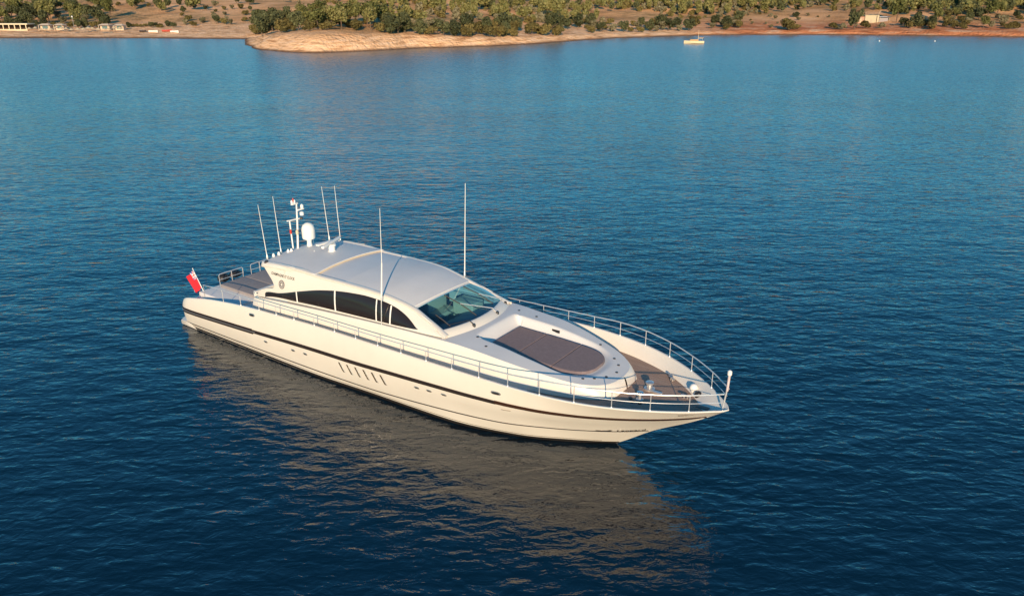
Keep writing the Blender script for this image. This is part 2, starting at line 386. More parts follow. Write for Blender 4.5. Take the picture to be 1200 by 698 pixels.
def march(px, py):
    """ground point seen at a place of the far shore (the land is really there; this only reads it)"""
    d = ray(px, py); ts = np.arange(225, 900, 1.0) / d.y
    X = d.x * ts; Y = d.y * ts; Z = CAM_H + d.z * ts
    h = land_z(X, Y); k = np.nonzero((Z < h) & (h > 0.2))[0]
    if len(k) == 0: return None
    k = k[0]; return (float(X[k]), float(Y[k]), float(h[k]))

# ------------------------------------------------------------ trees and shrubs
def leaf_mat(name, c0, c1, c2):
    m = bpy.data.materials.new(name); m.use_nodes = True
    n = m.node_tree.nodes; l = m.node_tree.links; b = n['Principled BSDF']; b.inputs['Roughness'].default_value = 0.75
    b.inputs['Specular IOR Level'].default_value = 0.15
    g = n.new('ShaderNodeNewGeometry'); oi = n.new('ShaderNodeObjectInfo')
    ad = n.new('ShaderNodeMath'); ad.operation = 'MULTIPLY_ADD'; ad.inputs[1].default_value = 0.5
    l.new(g.outputs['Random Per Island'], ad.inputs[0])
    h = n.new('ShaderNodeMath'); h.operation = 'MULTIPLY'; h.inputs[1].default_value = 0.5; l.new(oi.outputs['Random'], h.inputs[0]); l.new(h.outputs[0], ad.inputs[2])
    r = n.new('ShaderNodeValToRGB'); e = r.color_ramp.elements; e.new(0.5)
    for q, (p, c) in zip(e, [(0.1, c0), (0.5, c1), (0.9, c2)]): q.position = p; q.color = (*c, 1)
    l.new(ad.outputs[0], r.inputs[0]); l.new(r.outputs[0], b.inputs['Base Color'])
    return m
LM = {
 'pine': leaf_mat('pine_needles', (0.05, 0.06, 0.02), (0.13, 0.135, 0.045), (0.24, 0.215, 0.085)),
 'dark': leaf_mat('dark_evergreen_leaves', (0.03, 0.036, 0.018), (0.07, 0.078, 0.036), (0.125, 0.13, 0.06)),
 'olive': leaf_mat('grey_olive_leaves', (0.08, 0.075, 0.042), (0.16, 0.145, 0.085), (0.25, 0.22, 0.14)),
 'brush': leaf_mat('brown_green_brush', (0.055, 0.048, 0.018), (0.12, 0.10, 0.036), (0.20, 0.16, 0.06)),
}
M['bark'] = mat('bark', (0.14, 0.095, 0.065), 0.9, noise_amt=0.3, nscale=6)

def crown_geo(mb, rnd, w, h, z0, nl, ls, lobes):
    """leaf clumps spread through the volume of several uneven lobes"""
    L = []
    for k in range(lobes):
        a = rnd.uniform(0, 6.28); rr = rnd.uniform(0.1, 0.62) * w / 2
        L.append((rr * math.cos(a), rr * math.sin(a), z0 + h * rnd.uniform(0.25, 0.78), w / 2 * rnd.uniform(0.30, 0.55), h * rnd.uniform(0.18, 0.30)))
    L.append((0, 0, z0 + h * 0.5, w / 2 * 0.6, h * 0.42))
    for i in range(nl):
        c = L[rnd.randrange(len(L))]
        v = Vector((rnd.gauss(0, 1), rnd.gauss(0, 1), rnd.gauss(0, 1))).normalized() * rnd.uniform(0.55, 1.05)
        p = Vector((c[0] + v.x * c[3], c[1] + v.y * c[3], max(c[2] + v.z * c[4], z0)))
        s = ls * rnd.uniform(0.6, 1.4)
        nrm = (v + Vector((rnd.gauss(0, .5), rnd.gauss(0, .5), rnd.gauss(0, .5)))).normalized()
        t = nrm.orthogonal().normalized(); t.rotate(Matrix.Rotation(rnd.uniform(0, 6.28), 3, nrm)); u = nrm.cross(t)
        q = [p + t * s + nrm * -.2 * s, p + u * s * .8, p - t * s * .9 + nrm * -.25 * s, p - u * s * .75]
        mb.add(q, [(0, 1, 2, 3)])

def trunk_geo(mb, rnd, h, r, limbs, w):
    top = Vector((rnd.uniform(-.3, .3), rnd.uniform(-.3, .3), h))
    mb.tube([(0, 0, -0.4), (0.02, 0, h * .4), top], r, 7, r * .55)
    for k in range(limbs):
        a = 6.28 * k / limbs + rnd.uniform(-.4, .4); b = Vector((0, 0, h * rnd.uniform(.55, .95)))
        mb.tube([b, b + Vector((math.cos(a) * w * .18, math.sin(a) * w * .18, h * .25)), b + Vector((math.cos(a) * w * .33, math.sin(a) * w * .33, h * .45))], r * .5, 5, r * .2)

def tree_mesh(kind, seed):
    rnd = random.Random(seed)
    if kind == 'pine': w, h, th, nl, ls, lb = 6.0, 5.2, 2.0, 900, .34, 9
    elif kind == 'tall': w, h, th, nl, ls, lb = 4.6, 6.5, 2.2, 850, .33, 9
    elif kind == 'dark': w, h, th, nl, ls, lb = 5.4, 4.6, .35, 850, .33, 8
    elif kind == 'olive': w, h, th, nl, ls, lb = 4.2, 3.0, .3, 600, .28, 6
    else: w, h, th, nl, ls, lb = 4.6, 2.6, .35, 650, .28, 7
    a = MB(); trunk_geo(a, rnd, th + h * .35, .2 if kind in ('pine', 'tall', 'dark') else .1, 5, w); nt = len(a.f)
    crown_geo(a, rnd, w, h, th * .8, nl, ls, lb)
    me = a.mesh(kind + '_tree')
    lm = {'pine': 'pine', 'tall': 'pine', 'dark': 'dark', 'olive': 'olive', 'brush': 'brush'}[kind]
    me.materials.append(M['bark']); me.materials.append(LM[lm])
    mi = np.zeros(len(me.polygons), np.int32); mi[nt:] = 1; me.polygons.foreach_set('material_index', mi)
    return me
PR = {k: [tree_mesh(k, 10 * i + j) for j in range(3)] for i, k in enumerate(['pine', 'tall', 'dark', 'olive', 'brush'])}
PR['round'] = PR['brush']
NAMES = {'pine': ('pine_tree', 'tree'), 'tall': ('pine_tree', 'tree'), 'dark': ('evergreen_tree', 'tree'), 'olive': ('olive_shrub', 'shrub'), 'brush': ('scrub_bush', 'bush')}
taken = []
def plant(px, py, kind, size, label, group=None, rnd=random, zs=1.0):
    p = march(px, py)
    if p is None: return None
    o = bpy.data.objects.new(NAMES[kind][0], rnd.choice(PR[kind])); C.objects.link(o)
    o.location = p; o.rotation_euler = (0, 0, rnd.uniform(0, 6.28)); s = size * rnd.uniform(.9, 1.1)
    o.scale = (s, s, s * zs * rnd.uniform(.9, 1.1))
    tag(o, label, NAMES[kind][1], group)
    taken.append((px, py)); return o
rt = random.Random(77)
def scatter(x0, x1, ylo, yhi, n, kinds, smin, smax, label, group, mind=5.0, zs=1.0):
    """ylo/yhi: (left, right) bounds of the strip where the plants stand"""
    done = 0; tries = 0
    while done < n and tries < n * 30:
        tries += 1
        u = rt.random(); px = x0 + (x1 - x0) * u
        a = ylo[0] + (ylo[1] - ylo[0]) * u; b = yhi[0] + (yhi[1] - yhi[0]) * u
        py = rt.uniform(a, b)
        if any(abs(px - q[0]) < mind and abs(py - q[1]) < mind * .35 for q in taken): continue
        k = rt.choice(kinds); lab = label[k] if isinstance(label, dict) else label
        if plant(px, py, k, rt.uniform(smin, smax), lab, group + (' of pines' if False else ''), rt, zs): done += 1
# --- left bay: dense big trees behind the beach
scatter(-10, 128, (32, 32), (34.5, 34.5), 15, ['dark', 'brush'], .75, 1.15, {'dark': 'dark green tree standing directly behind the beach parasols at far left', 'brush': 'low brownish bush directly behind the beach parasols at far left'}, 'first row of greenery behind the left beach', 7)
scatter(-10, 132, (14, 12), (31, 30), 40, ['dark', 'pine', 'olive', 'dark'], .9, 1.5, {'dark': 'dark evergreen in the thick grove above the left beach', 'pine': 'yellow green pine in the thick grove above the left beach', 'olive': 'grey green shrub in the thick grove above the left beach'}, 'trees of the thick grove above the left beach', 6)
scatter(150, 205, (31, 31), (33, 33), 12, ['brush', 'dark'], .5, .75, {'brush': 'clipped brown green bush in the hedge row behind the beached boats', 'dark': 'dark green bush in the hedge row behind the beached boats'}, 'hedge row behind the beached boats', 4, .8)
scatter(210, 292, (14, 12), (32, 31), 16, ['brush', 'olive', 'dark'], .6, 1.1, {'brush': 'round green bush on the tan slope above the bay left of the headland', 'olive': 'greyish shrub on the tan slope above the bay left of the headland', 'dark': 'dark bush on the tan slope above the bay left of the headland'}, 'bushes on the tan slope above the bay', 7)
scatter(135, 300, (1, 1), (14, 14), 20, ['olive', 'brush', 'dark'], .6, 1.15, {'brush': 'scattered green bush high on the bare tan hillside at upper left', 'olive': 'scattered grey shrub high on the bare tan hillside at upper left', 'dark': 'scattered dark bush high on the bare tan hillside at upper left'}, 'bushes scattered over the bare hillside', 8)
# --- headland
scatter(297, 350, (30, 24), (44, 38), 34, ['brush', 'dark', 'brush'], 1.1, 1.55, {'brush': 'brownish green bush massed on the left tip of the headland', 'dark': 'dark bush massed on the left tip of the headland'}, 'bushes massed on the left tip of the headland', 4, 1.15)
scatter(345, 402, (16, 16), (39, 35), 30, ['pine', 'brush', 'brush'], .8, 1.45, {'pine': 'yellow green pine crowning the middle of the headland', 'brush': 'low brush between the pines crowning the headland'}, 'greenery crowning the middle of the headland', 6, .85)
scatter(400, 455, (24, 28), (35, 39.5), 18, ['pine', 'pine', 'brush'], .85, 1.2, {'pine': 'bright green young pine just above the bare rock of the headland', 'brush': 'low green brush just above the bare rock of the headland'}, 'greenery just above the bare rock of the headland', 6)
scatter(445, 538, (31, 35), (39.5, 45), 20, ['brush', 'dark', 'olive'], 1.0, 1.4, {'brush': 'brown green bush at the edge of the orange bluff right of the bare rock', 'dark': 'dark bush at the edge of the orange bluff right of the bare rock', 'olive': 'greyish shrub at the edge of the orange bluff right of the bare rock'}, 'bushes at the edge of the orange bluff', 6, 1.0)
scatter(542, 655, (37, 37), (45.5, 44), 24, ['brush', 'dark', 'brush'], .95, 1.35, {'brush': 'rounded brown green bush along the low bluff in the middle of the shore', 'dark': 'rounded dark bush along the low bluff in the middle of the shore'}, 'bushes along the low bluff mid shore', 5, 1.2)
scatter(658, 800, (30, 28), (39.5, 37.5), 32, ['brush', 'olive', 'dark'], .85, 1.3, {'brush': 'green brush close to the thin beach left of the anchored sailboat', 'olive': 'grey green shrub close to the thin beach left of the anchored sailboat', 'dark': 'dark bush close to the thin beach left of the anchored sailboat'}, 'brush along the thin beach left of the sailboat', 6)
# --- right of the sailboat
scatter(800, 868, (24, 26), (37, 36), 18, ['brush', 'olive', 'dark'], .85, 1.3, {'brush': 'green brush near the beach directly behind the anchored sailboat', 'olive': 'grey shrub near the beach directly behind the anchored sailboat', 'dark': 'dark round bush near the beach directly behind the anchored sailboat'}, 'brush directly behind the sailboat', 6)
big = plant(922, 35.5, 'brush', 1.75, 'widest dark green bush alone on the reddish shore left of the cream house', None, rt, .95)
plant(932, 35, 'brush', 1.2, 'smaller green bush touching the right side of the widest lone bush', None, rt, .8)
plant(903, 33, 'olive', .55, 'small grey shrub just left of the widest lone bush', None, rt)
plant(932, 20.5, 'dark', .9, 'dark flat bush on the bare slope above the widest lone bush', None, rt, .6)
plant(976, 34.5, 'brush', 1.1, 'green bush left of the tall tree that stands beside the cream house', None, rt)
plant(987, 35, 'olive', 1.0, 'grey bush against the foot of the tall tree beside the cream house', None, rt)
plant(1001, 35, 'dark', 1.5, 'tallest dark tree on the red bank left of the cream house', None, rt, 1.25)
plant(1013, 34, 'brush', 1.2, 'bush in front of the left corner of the cream house', None, rt)
plant(1033, 33.5, 'olive', 1.05, 'olive shrub in front of the grey annex of the cream house', None, rt)
plant(1050, 27, 'pine', 1.6, 'large yellow green pine right of the cream house', None, rt, 1.15)
plant(1058, 31, 'dark', .95, 'dark small tree under the large pine right of the cream house', None, rt)
scatter(868, 1000, (17, 16), (31, 29), 12, ['olive', 'brush'], .35, .7, {'brush': 'tiny bush dotted over the bare pinkish slope between sailboat and house', 'olive': 'tiny grey shrub dotted over the bare pinkish slope between sailboat and house'}, 'tiny shrubs on the bare pinkish slope', 7)
scatter(1065, 1205, (20, 17), (36, 35), 40, ['pine', 'brush', 'dark', 'olive'], .7, 1.35, {'pine': 'yellow green pine in the thick growth above the right hand shore', 'brush': 'low brush in the thick growth above the right hand shore', 'dark': 'dark tree in the thick growth above the right hand shore', 'olive': 'olive grey shrub in the thick growth above the right hand shore'}, 'thick growth above the right hand shore', 6)

# --- far wooded hillside: one mass
def woodland():
    rnd = random.Random(5); V = []; F = []; MI = []; src = []
    for k, mi in (('pine', 0), ('tall', 0), ('dark', 1), ('olive', 2), ('brush', 3)):
        for j in range(2):
            mb = MB(); r2 = random.Random(900 + j * 7 + mi)
            w, h, z0, nl = {'pine': (6, 5, 1.2, 300), 'tall': (4.6, 6.5, 1, 300), 'dark': (5.4, 4.6, .4, 280), 'olive': (4.2, 3, .1, 180), 'brush': (4.6, 2.6, .1, 180)}[k]
            crown_geo(mb, r2, w, h, z0, nl, .5, 8); src.append((k, np.array(mb.v), np.array(mb.f), mi))
    off = 0
    def put(x, y, kinds, s):
        nonlocal off
        z = float(land_z(np.array([x]), np.array([y]))[0])
        k, v, f, mi = rnd.choice([q for q in src if q[0] in kinds])
        a = rnd.uniform(0, 6.28); c, s_ = math.cos(a), math.sin(a)
        w = np.stack([(v[:, 0] * c - v[:, 1] * s_) * s + x, (v[:, 0] * s_ + v[:, 1] * c) * s + y, v[:, 2] * s + z - .2], 1)
        V.append(w); F.append(f + off); MI.append(np.full(len(f), mi)); off += len(v)
    def region(x0, x1, ylo, yhi, n, kinds, s0, s1, gap=0.0):
        for i in range(n):
            u = rnd.random(); px = x0 + (x1 - x0) * u; py = rnd.uniform(ylo[0] + (ylo[1] - ylo[0]) * u, yhi[0] + (yhi[1] - yhi[0]) * u)
            p = march(px, py)
            if p is None: continue
            if noise.noise(Vector((p[0] * .022, p[1] * .022, 7.7))) < gap: continue
            put(p[0], p[1], rnd.choice(kinds), rnd.uniform(s0, s1))
    region(455, 900, (12, 0), (33, 24), 420, [('pine', 'olive'), ('olive', 'brush'), ('tall', 'brush')], .5, 1.3, -.06)
    region(540, 1210, (-3, -3), (13, 13), 420, [('pine', 'tall'), ('pine', 'olive'), ('dark', 'brush')], .6, 1.45, -.35)
    region(340, 560, (-3, -3), (14, 12), 130, [('pine', 'tall'), ('olive', 'brush')], .8, 1.15, -.15)
    region(-20, 130, (-3, -3), (13, 13), 60, [('dark',), ('pine', 'olive')], .8, 1.2, -.05)
    region(1040, 1210, (6, 6), (20, 20), 70, [('pine', 'tall'), ('dark',)], .8, 1.3, -.5)
    region(800, 900, (20, 18), (34, 28), 40, [('olive', 'brush')], .5, .9)
    for i in range(650):     # over the crest and beyond the sides of the view
        x = rnd.uniform(-520, 560); y = rnd.uniform(440, 900)
        if noise.noise(Vector((x * .012, y * .012, 2.2))) > -.1: put(x, y, rnd.choice([('pine', 'tall'), ('dark',)]), rnd.uniform(.9, 1.5))
    me = bpy.data.meshes.new('woodland'); me.from_pydata(np.vstack(V).tolist(), [], np.vstack(F).tolist()); me.update()
    for k in ('pine', 'dark', 'olive', 'brush'): me.materials.append(LM[k])
    me.polygons.foreach_set('material_index', np.concatenate(MI).astype(np.int32))
    o = bpy.data.objects.new('woodland', me); C.objects.link(o)
    tag(o, 'dense green woodland covering the far hillside behind the shore', 'woodland', kind='stuff')
woodland()

# ------------------------------------------------------------ things on the far shore
def beach_parasols():
    me1 = MB().tube([(0, 0, -.3), (0, 0, 2.3)], .05, 6)
    th = MB(); th.lathe((0, 0, 1.75), [(1.35, 0), (1.3, .06), (.7, .42), (.12, .75), (.02, .82)], 10)
    straw = mat('straw_thatch', (0.50, 0.40, 0.26), .9, noise_amt=.25, nscale=6)
    wood = mat('parasol_pole_wood', (0.35, 0.26, 0.17), .8)
    pm = me1.mesh('parasol_pole'); pm.materials.append(wood); tm = th.mesh('parasol_canopy'); tm.materials.append(straw)
    rnd = random.Random(3)
    xs = [36 + i * 6.2 for i in range(18)]
    for i, x in enumerate(xs):
        p = march(x + rnd.uniform(-1, 1), rnd.choice((38.3, 39.6)))
        if not p: continue
        e = empty('beach_parasol', p); s = rnd.uniform(.8, 1.0); e.scale = (s, s, s)
        tag(e, 'small straw beach parasol in the row along the sand at far left', 'parasol', 'straw parasols in a row along the left beach')
        for nm, m_ in (('pole', pm), ('canopy', tm)):
            o = bpy.data.objects.new(nm, m_); C.objects.link(o); o.parent = e
beach_parasols()

def tavern():
    p = march(16, 36.2); e = empty('beach_tavern', p, 0)
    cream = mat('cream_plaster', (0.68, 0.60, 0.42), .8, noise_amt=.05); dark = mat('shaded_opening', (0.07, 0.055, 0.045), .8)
    w = 15.0
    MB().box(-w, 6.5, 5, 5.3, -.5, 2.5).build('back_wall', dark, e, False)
    MB().box(-w - .4, 7, -.4, 5.8, 2.5, 3.0).build('flat_roof', cream, e, False, bevel=.05)
    for i in range(9):
        MB().box(-w + i * 2.6, -w + i * 2.6 + .35, 0, .35, -.5, 2.5).build('column', cream, e, False)
    MB().box(-w, 6.6, -.2, -.02, -.5, .45).build('low_wall', cream, e, False)
    tag(e, 'cream open fronted beach tavern with a row of columns at the far left shore', 'building')
tavern()
def kiosk(px, py, w, label):
    p = march(px, py); e = empty('beach_kiosk', p)
    wall = mat('kiosk_plaster', (0.60, 0.48, 0.36), .8, noise_amt=.08); roof = mat('kiosk_roof', (0.62, 0.50, 0.38), .8, noise_amt=.1)
    MB().box(-w, w, 1.2, 3.6, -.5, 2.2).build('wall', wall, e, False)
    for s in (-1, 1): MB().box(s * w - .1, s * w + .1, -.1, .1, -.5, 2.2).build('post', wall, e, False)
    MB().add([(-w - .4, -.4, 2.2), (w + .4, -.4, 2.2), (w + .4, 3.9, 2.2), (-w - .4, 3.9, 2.2), (-w * .6, 1.8, 2.9), (w * .6, 1.8, 2.9)],
             [(0, 3, 2, 1), (0, 1, 5, 4), (3, 4, 5, 2), (0, 4, 3), (1, 2, 5)]).build('roof', roof, e, False)
    MB().box(-w * .55, w * .55, 1.12, 1.19, .7, 1.9).build('window', M['interior'], e, False)
    tag(e, label, 'kiosk')
kiosk(52, 36, 2.3, 'small pale kiosk with a hipped roof right of the beach tavern')
kiosk(69, 36, 1.9, 'second small kiosk, right of the hipped kiosk on the left beach')
kiosk(122, 36.3, 2.2, 'tan roofed beach shelter behind the straw parasols')
kiosk(139, 36.3, 2.0, 'tan roofed beach shelter nearest the beached boats')
def lamp_ball():
    p = march(87, 33); e = empty('globe_lamp', p)
    MB().tube([(0, 0, -.3), (0, 0, 4.6)], .06, 6).build('pole', M['steel'], e)
    MB().ico((0, 0, 4.9), .42, 2).build('globe', M['plastic'], e); tag(e, 'white globe lamp on a pole above the left beach trees', 'lamp')
lamp_ball()

def small_hull(mb_name, L, B, H, m, parent):
    rows = []
    for x in frange(0, 1, 14):
        hb = B / 2 * (1 - max(0, (x - .35) / .65) ** 2.4) * (0.85 + .15 * min(1, x / .3)); sh = H * (1 + .35 * max(0, x - .4) ** 1.5)
        rows.append([(x * L - L / 2 - (0 if x < 1 else 0), s * hb * k, z) for (s, k, z) in
                     [(-1, 1, sh), (-1, .9, .25 * H), (-1, .45, -.15 * H), (0, 0, -.25 * H), (1, .45, -.15 * H), (1, .9, .25 * H), (1, 1, sh)]])
    mb = MB(); mb.grid(rows); mb.add([rows[0][i] for i in range(7)], [tuple(range(7))])
    for i in range(13): mb.add([rows[i][0], rows[i + 1][0], rows[i + 1][6], rows[i][6]], [(0, 1, 2, 3)])
    return mb.build(mb_name, m, parent)
def beached(px, py, L, col, label, rz):
    p = march(px, py); e = empty('rowing_boat', (p[0], p[1], p[2] + .15), rz)
    small_hull('hull', L, 1.7, .75, mat('boat_paint', col, .4), e)
    MB().box(-.5, -.25, -.65, .65, .78, .84).build('seat', M['cream'], e, False); MB().box(.6, .85, -.65, .65, .80, .86).build('seat', M['cream'], e, False)
    tag(e, label, 'boat')
beached(180, 38.6, 3.8, (.8, .78, .74), 'white boat pulled up on the beach, left of the red and white one', .1)
beached(205, 38.7, 3.6, (.75, .72, .70), 'white boat pulled up on the beach beside a red one', -.1)
beached(196, 37.6, 4.2, (.45, .07, .05), 'red boat lying on the beach behind the right white boat', .15)
beached(168, 38.3, 3.0, (.06, .05, .05), 'dark boat pulled up on the beach, leftmost of the beached boats', -.05)

def house():
    p = march(1020, 27.5); e = empty('cream_house', p, R(-4))
    cream = mat('house_plaster', (0.50, 0.42, 0.29), .8, noise_amt=.06); rust = mat('house_red_roof', (0.30, 0.11, 0.07), .8, noise_amt=.15)
    blue = mat('pale_blue_sheet', (0.46, 0.50, 0.60), .5); grey = mat('annex_wall', (0.32, 0.29, 0.30), .8)
    MB().box(-3.0, 2.6, 0, 5, -.8, 3.5).build('wall', cream, e, False)
    f = MB().box(2.9, 3.9, -.02, .1, -.5, 3.6).build('corner_pillar', cream, e, False)
    MB().box(-3.2, 2.8, -.2, 5.2, 3.5, 3.75).build('roof', cream, e, False)
    MB().box(-8.4, -3.05, .8, 4.6, -.8, 2.9).build('side_wall', mat('side_plaster', (.44, .28, .20), .85, noise_amt=.1), e, False)
    MB().box(-8.7, -3.1, .5, 4.9, 2.9, 3.15).build('side_roof', rust, e, False)
    for x in (-6.9, -5.2): 
        w = MB().box(x, x + .8, .72, .795, .2, 2.1).build('shutter', cream, e, False)
    MB().box(4.1, 8.6, .6, 4.5, -.8, 2.4).build('annex', grey, e, False)
    MB().box(3.9, 9.2, -.4, 4.8, 2.85, 3.05).build('annex_roof', blue, e, False)
    for x in (4.2, 8.9): MB().box(x, x + .14, -.2, -.06, -.8, 2.84).build('post', cream, e, False)
    MB().tube([(3.6, 1, 3.5), (4.6, 1, 6.0)], .1, 6).build('chimney_pipe', cream, e)
    d = MB().box(-.4, .6, -.07, -.005, -.7, 1.6).build('door', mat('weathered_door', (.42, .36, .26), .7), e, False)
    tag(e, 'cream walled house with blue grey annex roof on the slope above the red bank', 'house')
house()

def sailboat():
    p = at(813, 51.3); e = empty('sailing_boat', (p.x, p.y, 0), R(172))
    wht = mat('boat_cream_paint', (.75, .58, .38), .4); tan = mat('varnished_cabin', (.45, .24, .09), .45, noise_amt=.1)
    small_hull('hull', 7.4, 2.4, .95, wht, e)
    MB().box(-1.6, 1.5, -.75, .75, .95, 1.5).build('cabin', tan, e, True, bevel=.1)
    MB().box(-1.2, 1.1, -.77, -.752, 1.12, 1.36).build('window', M['interior'], e, False)
    MB().box(-3.2, -1.65, -.7, .7, 1.9, 1.98).build('awning', wht, e, False)
    MB().tube([(-3.1, -.6, .95), (-3.1, -.6, 1.9)], .03, 5).build('awning_post', M['steel'], e)
    MB().tube([(-3.1, .6, .95), (-3.1, .6, 1.9)], .03, 5).build('awning_post', M['steel'], e)
    MB().tube([(-1.5, 0, .9), (-1.5, 0, 5.0)], .08, 8, .04).build('mast', wht, e)
    MB().tube([(-1.5, 0, 2.1), (-3.6, 0, 2.2)], .07, 6).build('boom', tan, e)
    tag(e, 'small cream sailboat with bare mast anchored near the far shore', 'sailboat')
sailboat()
def buoy(px, py, label):
    p = at(px, py); o = MB().lathe((0, 0, 0), [(.02, -.3), (.22, -.2), (.28, 0), (.26, .18), (.1, .3), (.04, .42), (.02, .44)], 14).build('mooring_buoy', M['plastic'])
    o.location = (p.x, p.y, 0); tag(o, label, 'buoy')
buoy(1030.5, 48.6, 'white mooring buoy floating below the cream house')
buoy(1095.5, 48.8, 'white mooring buoy floating right of the one below the house')

# ============================================================ THE YACHT (x forward, y to port, z up; waterline z = 0)
Y = empty('motor_yacht', (-14.875, 37.334, 0), R(-35.025))
tag(Y, 'long white open motor yacht with grey hardtop lying at rest on dark blue water', 'yacht')

cG = curve([(-.35,2.40,1.27),(-.25,2.62,1.34),(.1,2.90,1.52),(.55,3.00,1.69),(1.37,3.06,1.87),(2.25,3.08,2.04),(3.43,3.09,2.20),(4.63,3.10,2.33),(5.65,3.11,2.42),(7.6,3.12,2.53),(10.1,3.13,2.65),(12.6,3.15,2.72),(15,3.17,2.77),(17.6,3.18,2.83),(18.9,3.18,2.86),(20.15,3.15,2.88),(21.4,3.04,2.885),(22.6,2.81,2.885),(23.8,2.40,2.88),(24.95,1.80,2.86),(26,1.06,2.82),(26.6,.52,2.79),(26.9,.22,2.77),(27.0,.0,2.75)])
cS = curve([(-.35,2.50,.98),(-.25,2.76,1.0),(.1,3.00,1.03),(.6,3.10,1.07),(1.6,3.16,1.13),(6,3.20,1.36),(9.65,3.20,1.55),(12.5,3.20,1.66),(15,3.20,1.81),(17.5,3.18,1.95),(19.6,3.06,2.04),(20.9,2.84,2.07),(22.37,2.36,2.09),(23.57,1.80,2.11),(24.72,1.15,2.15),(25.6,.58,2.21),(26.1,.2,2.25),(26.35,0,2.28)])
cT = curve([(-.35,2.48,.25),(-.25,2.72,.25),(.1,2.86,.26),(.9,2.90,.28),(5,2.92,.32),(9,2.92,.37),(12.8,2.88,.46),(14.66,2.80,.54),(17,2.65,.67),(19.06,2.40,.78),(21.1,1.72,.86),(22.7,1.05,.96),(23.6,.55,1.01),(24.4,0,1.06)])
cB = curve([(-.35,2.46,.13),(-.25,2.70,.13),(.1,2.82,.13),(.9,2.85,.15),(9,2.87,.17),(12.9,2.70,.19),(16.9,2.50,.20),(19.75,1.88,.21),(21.45,1.08,.21),(23.0,.2,.20),(23.25,0,.20)])
cW = curve([(-.35,2.44,0),(-.25,2.68,0),(.1,2.80,0),(.9,2.83,0),(9,2.84,0),(12.9,2.62,0),(16.9,2.40,0),(19.75,1.70,0),(21.45,.92,0),(22.95,0,0)])
cK = curve([(-.35,1.2,-.7),(12,1.2,-.7),(17,.9,-.7),(20,.4,-.7),(21.5,0,-.7)])
stem = curve([(21.5,-.7),(22.95,0),(23.2,.17),(24.4,1.06),(25.84,1.93),(26.35,2.28),(27.0,2.75)])
def hull_section(x):
    """outer points (hb, z) from keel to gunwale at station x"""
    g, s, t, b, w, k = cG(x), cS(x), cT(x), cB(x), cW(x), cK(x)
    sz = stem(x)[0] if x > 21.5 else -9
    k, w, b, t, s = [(p[0], p[1]) if p[1] > sz and p[0] > 1e-4 else (0.0, sz) for p in (k, w, b, t, s)]
    m1 = ((t[0] + s[0]) / 2 - .05 * sstep((x - 16) / 6), (t[1] + s[1]) / 2)
    m1 = (max(m1[0] + .03 * min(1, t[0] * 4), 0), m1[1])
    bul = .045 * (1 - sstep((x - 15) / 8))
    m2 = (s[0] * .7 + g[0] * .3 + bul * .8, s[1] * .7 + g[1] * .3); m3 = (s[0] * .35 + g[0] * .65 + bul, s[1] * .35 + g[1] * .65)
    m4 = (s[0] * .1 + g[0] * .9 + bul * .5, s[1] * .1 + g[1] * .9)
    pts = [k, w, b, t, m1, s, m2, m3, m4, g]
    return pts
def hull_y(x, z):
    s = hull_section(x)
    for a, b in zip(s, s[1:]):
        if b[1] >= z > a[1] - 1e-9 and b[1] > a[1]: t = (z - a[1]) / (b[1] - a[1]); return a[0] + (b[0] - a[0]) * t
    return s[-1][0]
XS = frange(-.35, 1.5, 26)[:-1] + frange(1.5, 20, 75)[:-1] + frange(20, 26.4, 50)[:-1] + frange(26.4, 27, 16)
mb = MB()
for s in (-1, 1): mb.grid([[(x, s * p[0], p[1]) for p in hull_section(x)] for x in XS])
e0 = hull_section(-.35); mb.add([(-.35, -p[0], p[1]) for p in e0] + [(-.35, p[0], p[1]) for p in e0[::-1]], [tuple(range(2 * len(e0)))])
hull = mb.build('hull', M['gelcoat'], Y, sharp=24)
# boot stripe, slightly proud of the hull
def hull_strip(name, f0, f1, x0, x1, off, m, n=120, parent=hull, sides=(-1, 1), cap=False):
    b = MB()
    for s in sides:
        rows = []
        for x in frange(x0, x1, n):
            z0, z1 = f0(x), f1(x)
            sz = (stem(x)[0] if x > 21.5 else -9)
            z0 = max(z0, sz + .002); z1 = max(z1, sz + .004)
            bev = .012 if z1 - z0 > .03 else 0
            r = [(x, s * (hull_y(x, z0) - .002), z0)]
            for k in frange(0, 1, 8):
                z = z0 + bev + (z1 - z0 - 2 * bev) * k; r.append((x, s * (hull_y(x, z) + off), z))
            rows.append(r + [(x, s * (hull_y(x, z1) - .002), z1)])
        b.grid(rows)
    return b.build(name, m, parent, sharp=40)
hull_strip('boot_stripe', lambda x: -.12, lambda x: cB(x)[1] - .03, -.34, 23.1, .012, M['bootstripe'])
hull_strip('thin_stripe', lambda x: cT(x)[1] - .04, lambda x: cT(x)[1] + .03, -.34, 24.25, .012, M['stripe'])
hull_strip('lower_stripe', lambda x: cB(x)[1] + .03, lambda x: cB(x)[1] + .048, -.34, 22.6, .008, M['brown_stripe'])
hull_strip('rubbing_strake', lambda x: cS(x)[1] - .15, lambda x: cS(x)[1] + .13, -.33, 5.9, .03, M['stripe'], 60)
hull_strip('strake_trim', lambda x: cS(x)[1] - .035, lambda x: cS(x)[1] + .02, -.32, 6.1, .042, M['steel'], 60)
hull_strip('black_stripe', lambda x: cS(x)[1] - .10, lambda x: cS(x)[1] + .095, 5.9, 19.55, .018, M['stripe'])
hull_strip('brown_stripe', lambda x: cS(x)[1] - .07, lambda x: cS(x)[1] + .11, 19.55, 26.3, .022, M['brown_stripe'], 90)

